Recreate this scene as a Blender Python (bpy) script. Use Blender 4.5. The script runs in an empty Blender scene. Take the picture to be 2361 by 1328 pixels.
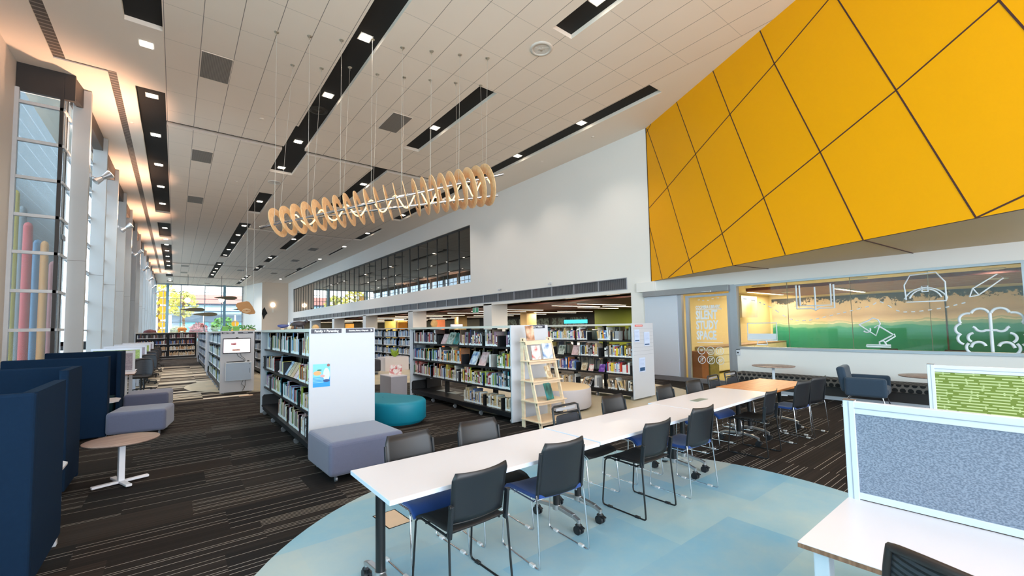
import bpy, bmesh, math, random
from math import sin, cos, pi, radians, sqrt
from mathutils import Vector, Matrix
S = bpy.context.scene
COL = S.collection
R = random.Random(7)

# ------------------------------------------------------------------ camera, world, exposure
az, pit, rol = radians(38.146), radians(3.2095), radians(-1.051)
fw = Vector((sin(az)*cos(pit), cos(az)*cos(pit), sin(pit)))
rt = Vector((cos(az), -sin(az), 0)); up = rt.cross(fw)
rt, up = cos(rol)*rt + sin(rol)*up, -sin(rol)*rt + cos(rol)*up
cam_d = bpy.data.cameras.new('camera'); cam = bpy.data.objects.new('camera', cam_d); COL.objects.link(cam)
m = Matrix((rt, up, -fw)).transposed().to_4x4(); m.translation = Vector((0, 0, 1.7)); cam.matrix_world = m
cam_d.sensor_fit = 'HORIZONTAL'; cam_d.sensor_width = 36; cam_d.lens = 983.0*36/2361
cam_d.shift_x = (1180.5-1175.84)/2361; cam_d.shift_y = (697.66-664)/2361
cam_d.clip_start = 0.05; cam_d.clip_end = 400
S.camera = cam
S.view_settings.view_transform = 'Standard'; S.view_settings.look = 'None'
S.view_settings.gamma = 1; S.view_settings.use_curve_mapping = False
S.view_settings.exposure = 0.46
w = bpy.data.worlds.new('sky'); S.world = w; w.use_nodes = True
bgn = w.node_tree.nodes['Background']; bgn.inputs[0].default_value = (0.80, 0.90, 1.0, 1); bgn.inputs[1].default_value = 4.6

def area(name, loc, rot, sx, sy, power, col):
    d = bpy.data.lights.new(name, 'AREA'); d.shape = 'RECTANGLE'; d.size = sx; d.size_y = sy; d.energy = power; d.color = col
    o = bpy.data.objects.new(name, d); COL.objects.link(o); o.location = loc; o.rotation_euler = rot
    return o
# added unseen lamps: back one tipped up to brighten ceiling, left one as daylight
area('back_ceiling_fill', (4.5, -5.7, 3.0), (radians(152), 0, 0), 13, 4, 900, (0.93, 0.96, 1.0))
area('left_daylight_fill', (-4.6, 3.0, 3.6), (radians(118), 0, radians(-90)), 9, 6, 430, (0.80, 0.91, 1.0))

# ------------------------------------------------------------------ materials
def lin(c):
    return tuple(((v/255)/12.92 if v/255 <= 0.04045 else ((v/255+0.055)/1.055)**2.4) for v in c)
MAT = {}
def N(nt, t, **k):
    n = nt.nodes.new(t)
    for a, b in k.items(): setattr(n, a, b)
    return n
def mat(name, rgb, rough=0.55, metal=0.0, var=0.05, scale=8.0, bump=0.0, bscale=200.0, emit=None, estr=0, spec=None, sheen=0):
    if name in MAT: return MAT[name]
    M = bpy.data.materials.new(name); M.use_nodes = True; nt = M.node_tree; b = nt.nodes['Principled BSDF']
    c = lin(rgb)
    b.inputs['Roughness'].default_value = rough; b.inputs['Metallic'].default_value = metal
    if spec is not None: b.inputs['Specular IOR Level'].default_value = spec
    if sheen: b.inputs['Sheen Weight'].default_value = sheen
    tc = N(nt, 'ShaderNodeTexCoord')
    if var > 0:
        no = N(nt, 'ShaderNodeTexNoise'); no.inputs['Scale'].default_value = scale; no.inputs['Detail'].default_value = 3
        nt.links.new(tc.outputs['Object'], no.inputs['Vector'])
        mx = N(nt, 'ShaderNodeMix', data_type='RGBA'); nt.links.new(no.outputs['Fac'], mx.inputs['Factor'])
        mx.inputs['A'].default_value = (*[v*(1-var) for v in c], 1); mx.inputs['B'].default_value = (*[min(1, v*(1+var)) for v in c], 1)
        nt.links.new(mx.outputs['Result'], b.inputs['Base Color'])
    else: b.inputs['Base Color'].default_value = (*c, 1)
    if bump > 0:
        n2 = N(nt, 'ShaderNodeTexNoise'); n2.inputs['Scale'].default_value = bscale; nt.links.new(tc.outputs['Object'], n2.inputs['Vector'])
        bp = N(nt, 'ShaderNodeBump'); bp.inputs['Strength'].default_value = bump; bp.inputs['Distance'].default_value = 0.002
        nt.links.new(n2.outputs['Fac'], bp.inputs['Height']); nt.links.new(bp.outputs['Normal'], b.inputs['Normal'])
    if emit:
        b.inputs['Emission Color'].default_value = (*lin(emit), 1); b.inputs['Emission Strength'].default_value = estr
    MAT[name] = M; return M
def glass(name, tint=(235, 245, 242), refl=1.0, body=0.0, bodycol=(200, 210, 210)):
    M = bpy.data.materials.new(name); M.use_nodes = True; nt = M.node_tree; nt.nodes.clear()
    out = N(nt, 'ShaderNodeOutputMaterial'); tr = N(nt, 'ShaderNodeBsdfTransparent'); gl = N(nt, 'ShaderNodeBsdfGlossy')
    tr.inputs[0].default_value = (*lin(tint), 1); gl.inputs['Roughness'].default_value = 0.02
    fr = N(nt, 'ShaderNodeFresnel'); fr.inputs[0].default_value = 1.5
    mu = N(nt, 'ShaderNodeMath', operation='MULTIPLY'); mu.inputs[1].default_value = refl; mu.use_clamp = True
    nt.links.new(fr.outputs[0], mu.inputs[0])
    mx = N(nt, 'ShaderNodeMixShader'); nt.links.new(mu.outputs[0], mx.inputs[0]); nt.links.new(tr.outputs[0], mx.inputs[1]); nt.links.new(gl.outputs[0], mx.inputs[2])
    last = mx
    if body > 0:
        df = N(nt, 'ShaderNodeBsdfDiffuse'); df.inputs[0].default_value = (*lin(bodycol), 1)
        m2 = N(nt, 'ShaderNodeMixShader'); m2.inputs[0].default_value = body
        nt.links.new(mx.outputs[0], m2.inputs[1]); nt.links.new(df.outputs[0], m2.inputs[2]); last = m2
    nt.links.new(last.outputs[0], out.inputs[0]); MAT[name] = M; return M

class G:
    """tiny node-math helper"""
    def __init__(s, nt): s.nt = nt
    def m(s, op, a, b=None, c=None, clamp=False):
        n = s.nt.nodes.new('ShaderNodeMath'); n.operation = op; n.use_clamp = clamp
        for i, v in enumerate((a, b, c)):
            if v is None: continue
            if isinstance(v, (int, float)): n.inputs[i].default_value = v
            else: s.nt.links.new(v, n.inputs[i])
        return n.outputs[0]
    def wn(s, x, y=None):
        c = s.nt.nodes.new('ShaderNodeCombineXYZ')
        for i, v in enumerate((x, y)):
            if v is None: continue
            if isinstance(v, (int, float)): c.inputs[i].default_value = v
            else: s.nt.links.new(v, c.inputs[i])
        n = s.nt.nodes.new('ShaderNodeTexWhiteNoise'); n.noise_dimensions = '2D'; s.nt.links.new(c.outputs[0], n.inputs['Vector'])
        return n.outputs['Value']
    def mix(s, f, a, b):
        n = s.nt.nodes.new('ShaderNodeMix'); n.data_type = 'RGBA'
        for k, v in (('Factor', f), ('A', a), ('B', b)):
            if isinstance(v, tuple): n.inputs[k].default_value = (*v, 1)
            elif isinstance(v, (int, float)): n.inputs[k].default_value = v
            else: s.nt.links.new(v, n.inputs[k])
        return n.outputs['Result']
def newmat(name, rough):
    M = bpy.data.materials.new(name); M.use_nodes = True; nt = M.node_tree; b = nt.nodes['Principled BSDF']
    b.inputs['Roughness'].default_value = rough; MAT[name] = M
    tc = N(nt, 'ShaderNodeTexCoord'); sp = N(nt, 'ShaderNodeSeparateXYZ'); nt.links.new(tc.outputs['Object'], sp.inputs[0]); g = G(nt); g.tc = tc.outputs['Object']
    return M, nt, b, sp.outputs[0], sp.outputs[1], sp.outputs[2], g

def carpet():
    M, nt, b, X, Y, Z, g = newmat('striped_carpet_tiles', 0.95); b.inputs['Specular IOR Level'].default_value = 0.1
    W = 1.0; L = 0.5
    ty = g.m('FLOOR', g.m('DIVIDE', Y, L)); off = g.m('MULTIPLY', g.wn(ty, 3.3), 1.0)
    cx = g.m('FLOOR', g.m('ADD', g.m('DIVIDE', X, W), off)); r1 = g.wn(cx, ty); r2 = g.wn(ty, cx)
    # thin pale lines
    p = 0.030
    q = g.m('DIVIDE', Y, p); j = g.m('FLOOR', q); fr = g.m('FRACT', q)
    rj = g.wn(g.m('ADD', j, g.m('MULTIPLY', r1, 77.0)), cx)
    on = g.m('GREATER_THAN', rj, g.m('ADD', 0.58, g.m('MULTIPLY', r2, 0.34)))
    band = g.m('LESS_THAN', fr, 0.17); line = g.m('MULTIPLY', on, band)
    base = g.mix(r1, lin((35, 33, 33)), lin((54, 47, 43)))
    j2 = g.m('FLOOR', g.m('DIVIDE', Y, 0.012)); rb = g.wn(j2, cx)
    base = g.mix(g.m('MULTIPLY', rb, 0.45), base, lin((26, 25, 26)))
    dark = g.mix(g.m('MULTIPLY', line, g.m('ADD', 0.5, g.m('MULTIPLY', rj, 0.5))), base, lin((168, 160, 152)))
    # bold striped zone along the aisle
    q3 = g.m('DIVIDE', Y, 0.13); j3 = g.m('FLOOR', g.m('ADD', q3, g.m('MULTIPLY', r1, 0.0))); cx3 = g.m('FLOOR', g.m('DIVIDE', g.m('ADD', X, 0.4), 1.0))
    r3 = g.wn(j3, cx3)
    cr = N(nt, 'ShaderNodeValToRGB'); cr.color_ramp.interpolation = 'CONSTANT'; e = cr.color_ramp.elements
    cols = [(0, (40, 36, 34)), (.22, (124, 116, 106)), (.42, (196, 188, 170)), (.56, (70, 62, 56)), (.70, (150, 142, 128)), (.86, (214, 206, 190))]
    e[0].position = 0; e[0].color = (*lin(cols[0][1]), 1); e[1].position = cols[1][0]; e[1].color = (*lin(cols[1][1]), 1)
    for p_, c_ in cols[2:]:
        n_ = e.new(p_); n_.color = (*lin(c_), 1)
    nt.links.new(r3, cr.inputs[0])
    zone = g.m('MULTIPLY', g.m('GREATER_THAN', Y, 13.3), g.m('LESS_THAN', Y, 27.5))
    zone = g.m('MULTIPLY', zone, g.m('LESS_THAN', X, 4.3))
    nt.links.new(g.mix(zone, dark, cr.outputs[0]), b.inputs['Base Color'])
    return M
def vinyl(name, c1, c2, c3, wash):
    M, nt, b, X, Y, Z, g = newmat(name, 0.38)
    ty = g.m('FLOOR', g.m('DIVIDE', Y, 0.62)); cx = g.m('FLOOR', g.m('ADD', g.m('DIVIDE', X, 1.25), g.m('MULTIPLY', g.wn(ty, 1.7), 1.0)))
    r = g.wn(cx, ty)
    cr = N(nt, 'ShaderNodeValToRGB'); e = cr.color_ramp.elements
    e[0].color = (*lin(c1), 1); e[1].color = (*lin(c3), 1); n_ = e.new(.5); n_.color = (*lin(c2), 1)
    nt.links.new(r, cr.inputs[0])
    no = N(nt, 'ShaderNodeTexNoise'); no.inputs['Scale'].default_value = 1.1; no.inputs['Detail'].default_value = 5; no.inputs['Roughness'].default_value = .65; nt.links.new(g.tc, no.inputs['Vector'])
    c = g.mix(wash, cr.outputs[0], g.mix(g.m('MULTIPLY', g.m('SUBTRACT', no.outputs['Fac'], .3), 2.4, clamp=True), lin(c1), lin(c3)))
    nt.links.new(c, b.inputs['Base Color']); return M
def ceiling_mat():
    M, nt, b, X, Y, Z, g = newmat('ceiling_tiles', 0.85); b.inputs['Specular IOR Level'].default_value = 0.15
    fx = g.m('FRACT', g.m('DIVIDE', g.m('ADD', X, 0.31+62.5), 0.625)); fy = g.m('FRACT', g.m('DIVIDE', g.m('SUBTRACT', Y, 10.15-62.5), 1.25))
    lx = g.m('LESS_THAN', fx, 0.020); ly = g.m('MULTIPLY', g.m('LESS_THAN', fy, 0.009), 0.45)
    ln = g.m('MAXIMUM', lx, ly)
    zone = g.m('MULTIPLY', g.m('GREATER_THAN', X, -0.32), g.m('LESS_THAN', X, 9.72))
    no = N(nt, 'ShaderNodeTexNoise'); no.inputs['Scale'].default_value = 1; nt.links.new(g.tc, no.inputs['Vector'])
    c = g.mix(no.outputs['Fac'], lin((236, 220, 205)), lin((242, 226, 211)))
    nt.links.new(g.mix(g.m('MULTIPLY', g.m('MULTIPLY', ln, zone), .75), c, lin((70, 62, 58))), b.inputs['Base Color']); return M
def grille(name, axis, pitch, wd, c1, c2, rough=.5):
    M, nt, b, X, Y, Z, g = newmat(name, rough)
    A = (X, Y, Z)[axis]; f = g.m('FRACT', g.m('DIVIDE', A, pitch)); nt.links.new(g.mix(g.m('LESS_THAN', f, wd), lin(c1), lin(c2)), b.inputs['Base Color']); return M
def wood(name, c1, c2, scale=(1, 12, 12), rough=.45):
    M = bpy.data.materials.new(name); M.use_nodes = True; nt = M.node_tree; b = nt.nodes['Principled BSDF']; b.inputs['Roughness'].default_value = rough
    tc = N(nt, 'ShaderNodeTexCoord'); mp = N(nt, 'ShaderNodeMapping'); mp.inputs['Scale'].default_value = scale
    no = N(nt, 'ShaderNodeTexNoise'); no.inputs['Scale'].default_value = 3; no.inputs['Detail'].default_value = 6; no.inputs['Distortion'].default_value = .6
    nt.links.new(tc.outputs['Object'], mp.inputs[0]); nt.links.new(mp.outputs[0], no.inputs['Vector'])
    cr = N(nt, 'ShaderNodeValToRGB'); cr.color_ramp.elements[0].position = .35; cr.color_ramp.elements[1].position = .65
    cr.color_ramp.elements[0].color = (*lin(c1), 1); cr.color_ramp.elements[1].color = (*lin(c2), 1)
    nt.links.new(no.outputs['Fac'], cr.inputs[0]); nt.links.new(cr.outputs[0], b.inputs['Base Color']); MAT[name] = M; return M
def felt(name, c1, c2, scale=60):
    M = bpy.data.materials.new(name); M.use_nodes = True; nt = M.node_tree; b = nt.nodes['Principled BSDF']; b.inputs['Roughness'].default_value = .95
    tc = N(nt, 'ShaderNodeTexCoord'); mp = N(nt, 'ShaderNodeMapping'); mp.inputs['Scale'].default_value = (1, .75, 1.1); mp.inputs['Rotation'].default_value = (.5, 0, 0)
    no = N(nt, 'ShaderNodeTexNoise'); no.inputs['Scale'].default_value = scale; no.inputs['Detail'].default_value = 4
    cr = N(nt, 'ShaderNodeValToRGB'); cr.color_ramp.elements[0].position = .38; cr.color_ramp.elements[1].position = .62
    cr.color_ramp.elements[0].color = (*lin(c1), 1); cr.color_ramp.elements[1].color = (*lin(c2), 1)
    nt.links.new(tc.outputs['Object'], mp.inputs[0]); nt.links.new(mp.outputs[0], no.inputs['Vector']); nt.links.new(no.outputs['Fac'], cr.inputs[0])
    nt.links.new(cr.outputs[0], b.inputs['Base Color']); MAT[name] = M; return M
def art(name, cols, scale=6, detail=2, kind='noise'):
    M = bpy.data.materials.new(name); M.use_nodes = True; nt = M.node_tree; b = nt.nodes['Principled BSDF']; b.inputs['Roughness'].default_value = .4
    tc = N(nt, 'ShaderNodeTexCoord')
    if kind == 'noise':
        no = N(nt, 'ShaderNodeTexNoise'); no.inputs['Scale'].default_value = scale; no.inputs['Detail'].default_value = detail; o = no.outputs['Fac']
    else:
        no = N(nt, 'ShaderNodeTexVoronoi'); no.inputs['Scale'].default_value = scale; o = no.outputs['Distance']
    nt.links.new(tc.outputs['Object'], no.inputs['Vector'])
    cr = N(nt, 'ShaderNodeValToRGB'); cr.color_ramp.interpolation = 'CONSTANT' if kind != 'noise' else 'LINEAR'; e = cr.color_ramp.elements
    n = len(cols); e[0].position = .3; e[0].color = (*lin(cols[0]), 1); e[1].position = .7; e[1].color = (*lin(cols[-1]), 1)
    for i in range(1, n-1):
        q = e.new(.3+.4*i/(n-1)); q.color = (*lin(cols[i]), 1)
    nt.links.new(o, cr.inputs[0]); nt.links.new(cr.outputs[0], b.inputs['Base Color']); MAT[name] = M; return M
def mural():
    M, nt, b, X, Y, Z, g = newmat('aerial_beach_print', .5)
    no = N(nt, 'ShaderNodeTexNoise'); no.inputs['Scale'].default_value = 1.6; no.inputs['Detail'].default_value = 6
    n2 = N(nt, 'ShaderNodeTexNoise'); n2.inputs['Scale'].default_value = 7; n2.inputs['Detail'].default_value = 9; n2.inputs['Roughness'].default_value = .8; nt.links.new(g.tc, no.inputs['Vector']); nt.links.new(g.tc, n2.inputs['Vector'])
    h = g.m('ADD', Z, g.m('MULTIPLY', g.m('SUBTRACT', no.outputs['Fac'], .5), .34))
    h = g.m('ADD', h, g.m('ADD', -0.38, g.m('MULTIPLY', Y, 0.012)))
    cr = N(nt, 'ShaderNodeValToRGB'); e = cr.color_ramp.elements
    st = [(.0, (20, 120, 104)), (.30, (32, 142, 122)), (.375, (62, 158, 134)), (.39, (128, 184, 158)), (.43, (152, 192, 168)), (.44, (236, 226, 200)), (.455, (176, 190, 160)), (.47, (226, 206, 176)), (.56, (196, 170, 144)), (.62, (214, 190, 160)), (.72, (226, 204, 172)), (1, (222, 200, 166))]
    e[0].position = 0; e[0].color = (*lin(st[0][1]), 1); e[1].position = 1; e[1].color = (*lin(st[-1][1]), 1)
    for p_, c_ in st[1:-1]: q = e.new(p_); q.color = (*lin(c_), 1)
    nt.links.new(g.m('DIVIDE', g.m('SUBTRACT', h, 0.2), 2.5), cr.inputs[0])
    bush = g.m('MULTIPLY', g.m('GREATER_THAN', g.m('ADD', n2.outputs['Fac'], g.m('MULTIPLY', g.m('SUBTRACT', no.outputs['Fac'], .5), .7)), g.m('ADD', .47, g.m('MULTIPLY', g.m('SUBTRACT', 2.5, Z), .62))), g.m('GREATER_THAN', Z, 1.9))
    nt.links.new(g.mix(bush, cr.outputs[0], lin((64, 54, 38))), b.inputs['Base Color']); return M
def squiggle():
    M, nt, b, X, Y, Z, g = newmat('green_maze_print', .9)
    # horizontal rounded bars: thin pale lines on green, broken up by columns
    row = g.m('FLOOR', g.m('DIVIDE', Z, 0.027)); fr = g.m('FRACT', g.m('DIVIDE', Z, 0.027))
    sh = g.m('MULTIPLY', g.wn(row, 5.0), .20); u = g.m('DIVIDE', g.m('ADD', Y, sh), .20); cu = g.m('FLOOR', u); fu = g.m('FRACT', u)
    ln = g.m('LESS_THAN', g.m('ABSOLUTE', g.m('SUBTRACT', fr, .5)), .20)
    cut = g.m('LESS_THAN', fu, g.m('ADD', .05, g.m('MULTIPLY', g.wn(cu, row), .16)))
    ver = g.m('MULTIPLY', g.m('LESS_THAN', g.m('ABSOLUTE', g.m('SUBTRACT', fu, .4)), .028), g.m('GREATER_THAN', g.wn(row, cu), .45))
    ln = g.m('MAXIMUM', g.m('MULTIPLY', ln, g.m('SUBTRACT', 1, cut)), ver)
    nt.links.new(g.mix(ln, lin((108, 126, 52)), lin((176, 188, 132))), b.inputs['Base Color']); return M
def dots():
    M, nt, b, X, Y, Z, g = newmat('black_circle_fabric', .9)
    P = .115
    y1 = g.m('DIVIDE', Y, P); zz = g.m('ADD', Z, g.m('MULTIPLY', X, -1.0)); r = g.m('FLOOR', g.m('DIVIDE', zz, P)); y2 = g.m('ADD', y1, g.m('MULTIPLY', r, .5))
    a = g.m('SUBTRACT', g.m('FRACT', y2), .5); c = g.m('SUBTRACT', g.m('FRACT', g.m('DIVIDE', zz, P)), .5)
    d = g.m('SQRT', g.m('ADD', g.m('MULTIPLY', a, a), g.m('MULTIPLY', c, c)))
    nt.links.new(g.mix(g.m('LESS_THAN', d, .40), lin((112, 104, 98)), lin((22, 22, 24))), b.inputs['Base Color']); return M

WHITE = mat('white_wall_paint', (230, 226, 222), .6, var=.015, scale=.6)
WARMW = mat('beige_wall_paint', (226, 205, 184), .6, var=.02, scale=.6)
CREAM = mat('cream_wall_paint', (230, 214, 168), .6, var=.02, scale=.8)
GREYW = mat('light_grey_cladding', (198, 203, 214), .45, var=.02, scale=.6)
CEIL = ceiling_mat(); CARP = carpet()
PLAST = mat('plaster_ceiling_white', (240, 226, 212), .75, var=.02, scale=.5)
BLACK = mat('recess_black_paint', (20, 18, 17), .8, var=.1)
VBLUE = vinyl('blue_green_vinyl', (182, 194, 190), (146, 190, 204), (98, 164, 200), .5)
VBEI = vinyl('beige_vinyl', (206, 190, 160), (190, 178, 156), (176, 172, 150), .5)
VOLI = mat('olive_vinyl', (206, 190, 112), .35, var=.04)
YEL = mat('yellow_panel_lacquer', (244, 168, 0), .42, var=.02, scale=.5, spec=.18)
YJ = mat('panel_joint_dark', (70, 36, 30), .7, var=0)
SOFF = mat('soffit_tan', (200, 176, 134), .5, var=.04, scale=.7)
ALU = mat('aluminium_frame', (172, 174, 180), .38, .5, var=.03)
STEEL = mat('polished_chrome', (214, 216, 222), .12, 1.0, var=.02)
CAST = mat('cast_aluminium', (190, 190, 192), .28, .9, var=.04)
BLKP = mat('black_plastic', (26, 29, 34), .42, var=.06, bump=.08, bscale=400)
BLKS = mat('black_steel', (18, 19, 22), .4, var=.05)
SHELFB = mat('black_shelf_steel', (22, 22, 26), .5, var=.05)
BLUEF = mat('royal_blue_fabric', (14, 62, 132), .9, var=.10, scale=30, bump=.3, bscale=900, sheen=.3)
BLKF = mat('black_seat_plastic', (24, 22, 22), .65, var=.10, scale=20)
MESHF = mat('dark_mesh_back', (38, 42, 50), .8, var=.12, scale=60, bump=.5, bscale=700)
TOPW = mat('white_laminate', (222, 216, 220), .32, var=.01)
EDGE = mat('white_table_edge', (214, 224, 240), .4, var=.01)
SHW = mat('white_shelf_panel', (198, 202, 210), .42, var=.012, scale=.7)
SHT = mat('pale_canopy_board', (206, 200, 190), .5, var=.03)
NAVY = mat('navy_booth_felt', (19, 39, 62), .95, var=.10, scale=40, bump=.35, bscale=600, spec=.1)
TEALS = mat('dark_teal_seat_felt', (24, 66, 78), .95, var=.08, scale=30)
GREYF = mat('blue_grey_ottoman_fabric', (98, 102, 126), .95, var=.07, scale=60, bump=.35, bscale=700, sheen=.3)
TEAL = mat('teal_ottoman_vinyl', (10, 132, 158), .5, var=.03)
LGREY = mat('pale_grey_ottoman_fabric', (186, 182, 186), .9, var=.03)
SANDT = mat('sand_ottoman_top', (214, 192, 156), .9, var=.03)
ARMC = mat('slate_blue_armchair_fabric', (44, 62, 80), .95, var=.08, scale=40, bump=.3, bscale=600, sheen=.2)
TAUPE = wood('taupe_oak_laminate', (142, 118, 108), (168, 142, 130), (1, 10, 1), .4)
ORANGEW = wood('beech_table_top', (196, 118, 58), (222, 150, 84), (1, 14, 1), .35)
PLYD = wood('plywood', (226, 196, 162), (238, 214, 184), (1, 1, 5), .55)
PLYR = wood('birch_ring', (222, 176, 126), (236, 198, 152), (4, 4, 4), .5)
PLYEDGE = wood('brown_edge_banding', (118, 84, 62), (150, 110, 84), (20, 20, 1), .6)
FELTG = felt('grey_blue_screen_felt', (104, 113, 130), (140, 149, 166), 150)
FELTP = felt('grey_purple_screen_felt', (140, 134, 146), (164, 158, 170), 40)
FELTN = felt('green_screen_felt', (126, 150, 84), (170, 190, 120), 40)
SQG = squiggle(); DOTS = dots(); MUR = mural()
FRAMEW = mat('white_screen_frame', (206, 212, 222), .35, var=.01)
SIGNB = mat('navy_sign', (34, 36, 56), .4, var=.03)
SIGNW = mat('white_lettering', (238, 240, 244), .5, var=0)
VENTG = grille('dark_linear_grille', 1, .08, .45, (64, 62, 66), (92, 90, 94))
VENTX = grille('ceiling_slot_grille', 1, .14, .25, (86, 76, 70), (150, 138, 128))
VENTS = grille('square_ceiling_grille', 0, .03, .5, (110, 102, 96), (136, 128, 122))
GLASS = glass('clear_glass'); GLASST = glass('facade_glass', (205, 224, 226), 1.3)
GLASSF = glass('fin_side_glass', (225, 236, 242), .12)
GLASSM = glass('hazed_facade_glass', (220, 232, 236), 1.2, .26, (170, 180, 186))  # grey body mixed into the pane paints haze over the view outside
GLASSD = glass('grey_upper_glass', (150, 160, 156), 3.4, .10, (110, 116, 110))
GLASSC = glass('study_room_glass', (250, 250, 244), .4)
FROST = mat('white_window_film', (224, 230, 236), .7, var=0)
LAMP = mat('downlight_lens', (255, 250, 240), .5, var=0, emit=(255, 240, 220), estr=14)
LAMPW = mat('linear_lamp_diffuser', (255, 246, 230), .5, var=0, emit=(255, 232, 200), estr=5)
LEDT = mat('cream_light_tube', (250, 232, 190), .5, var=0, emit=(255, 226, 168), estr=1.1)
DARKROOM = mat('brown_timber_slats', (92, 48, 38), .6, var=.2, scale=6)
def slat():
    M, nt, b, X, Y, Z, g = newmat('maroon_slat_ceiling', .6)
    f = g.m('FRACT', g.m('DIVIDE', g.m('ADD', X, g.m('MULTIPLY', Y, 1.1)), .34)); nt.links.new(g.mix(g.m('LESS_THAN', f, .22), lin((112, 34, 28)), lin((206, 178, 156))), b.inputs['Base Color']); return M
SLAT = slat()
GREENW = mat('olive_green_wall', (112, 124, 22), .6, var=.06)

# ------------------------------------------------------------------ mesh helpers
class MB:
    def __init__(s): s.v = []; s.f = []; s.mi = []; s.sm = []; s.T = None
    def add(s, vs, fs, mi=0, smooth=False):
        o = len(s.v)
        if s.T is not None: vs = [tuple(s.T @ Vector(p)) for p in vs]
        s.v += [tuple(p) for p in vs]
        for f in fs: s.f.append([i+o for i in f]); s.mi.append(mi); s.sm.append(smooth)
        return s
    def box(s, x0, y0, z0, x1, y1, z1, mi=0):
        v = [(x0,y0,z0),(x1,y0,z0),(x1,y1,z0),(x0,y1,z0),(x0,y0,z1),(x1,y0,z1),(x1,y1,z1),(x0,y1,z1)]
        return s.add(v, [(3,2,1,0),(4,5,6,7),(0,1,5,4),(1,2,6,5),(2,3,7,6),(3,0,4,7)], mi)
    def bar(s, a, b, w_, h, mi=0, up_=(0,0,1)):
        a = Vector(a); b = Vector(b); d = (b-a).normalized(); u = Vector(up_)
        if abs(d.dot(u)) > .98: u = Vector((0,1,0))
        sd = d.cross(u).normalized(); u = sd.cross(d).normalized()
        v = [p+sd*i*w_/2+u*j*h/2 for p in (a, b) for i, j in ((-1,-1),(1,-1),(1,1),(-1,1))]
        return s.add(v, [(0,1,2,3),(7,6,5,4),(0,4,5,1),(1,5,6,2),(2,6,7,3),(3,7,4,0)], mi)
    def cyl(s, a, b, r0, r1=None, n=16, mi=0, smooth=True, caps=True):
        r1 = r0 if r1 is None else r1
        a = Vector(a); b = Vector(b); d = (b-a).normalized(); u = Vector((0,0,1)) if abs(d.z) < .95 else Vector((1,0,0))
        e1 = d.cross(u).normalized(); e2 = d.cross(e1)
        v = []
        for p, r in ((a, r0), (b, r1)):
            for i in range(n):
                t = 2*pi*i/n; v.append(p+e1*cos(t)*r+e2*sin(t)*r)
        s.add(v, [(i, (i+1) % n, n+(i+1) % n, n+i) for i in range(n)], mi, smooth)
        if caps: s.add(v, [tuple(range(n))[::-1], tuple(range(n, 2*n))], mi)
        return s
    def tube(s, pts, r, n=8, mi=0, closed=False):
        P = [Vector(p) for p in pts]; m_ = len(P); v = []; prev = None
        for i, p in enumerate(P):
            a = P[(i-1) % m_] if (i > 0 or closed) else p; b = P[(i+1) % m_] if (i < m_-1 or closed) else p
            d = (b-a).normalized()
            if prev is None:
                u = Vector((0,0,1)) if abs(d.z) < .9 else Vector((1,0,0)); e1 = d.cross(u).normalized()
            else: e1 = (prev-d*prev.dot(d)).normalized()
            prev = e1; e2 = d.cross(e1)
            v += [p+e1*cos(2*pi*k/n)*r+e2*sin(2*pi*k/n)*r for k in range(n)]
        fs = []
        for i in range(m_ if closed else m_-1):
            j = (i+1) % m_
            fs += [(i*n+k, i*n+(k+1) % n, j*n+(k+1) % n, j*n+k) for k in range(n)]
        s.add(v, fs, mi, True)
        if not closed: s.add(v, [tuple(range(n))[::-1], tuple(range((m_-1)*n, m_*n))], mi)
        return s
    def lathe(s, prof, n=32, c=(0,0,0), mi=0, smooth=True):
        v = []; m_ = len(prof)
        for r, z in prof: v += [(c[0]+r*cos(2*pi*k/n), c[1]+r*sin(2*pi*k/n), c[2]+z) for k in range(n)]
        s.add(v, [(i*n+k, i*n+(k+1) % n, (i+1)*n+(k+1) % n, (i+1)*n+k) for i in range(m_-1) for k in range(n)], mi, smooth)
        if prof[0][0] > 1e-5: s.add(v, [tuple(range(n))[::-1]], mi)
        if prof[-1][0] > 1e-5: s.add(v, [tuple(range((m_-1)*n, m_*n))], mi)
        return s
    def prism(s, poly, z0, z1, mi=0, smooth=False):
        n = len(poly); v = [(x, y, z0) for x, y in poly]+[(x, y, z1) for x, y in poly]
        s.add(v, [tuple(range(n))[::-1], tuple(range(n, 2*n))], mi)
        return s.add(v, [(i, (i+1) % n, n+(i+1) % n, n+i) for i in range(n)], mi, smooth)
    def build(s, name, ms, parent=None, bevel=0, loc=None, solid=0, sub=0, seg=2):
        me = bpy.data.meshes.new(name); me.from_pydata(s.v, [], s.f)
        if not isinstance(ms, (list, tuple)): ms = [ms]
        for m_ in ms: me.materials.append(m_)
        me.polygons.foreach_set('material_index', s.mi); me.polygons.foreach_set('use_smooth', s.sm); me.update()
        o = bpy.data.objects.new(name, me); COL.objects.link(o)
        if parent: o.parent = parent
        if loc: o.location = loc
        if solid: md = o.modifiers.new('solid', 'SOLIDIFY'); md.thickness = solid; md.offset = 0
        if bevel:
            md = o.modifiers.new('bevel', 'BEVEL'); md.width = bevel; md.segments = seg; md.limit_method = 'ANGLE'; md.angle_limit = radians(40)
        if sub: md = o.modifiers.new('sub', 'SUBSURF'); md.levels = sub; md.render_levels = sub
        return o
def thing(name, label, cat, loc=(0,0,0), rz=0, group=None):
    o = bpy.data.objects.new(name, None); COL.objects.link(o); o.location = loc; o.rotation_euler = (0, 0, rz); o.empty_display_size = .1
    o['label'] = label; o['category'] = cat
    if group: o['group'] = group
    return o
def tag(o, label, cat, group=None):
    o['label'] = label; o['category'] = cat
    if group: o['group'] = group
    return o
def struct(o): o['kind'] = 'structure'; return o
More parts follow.
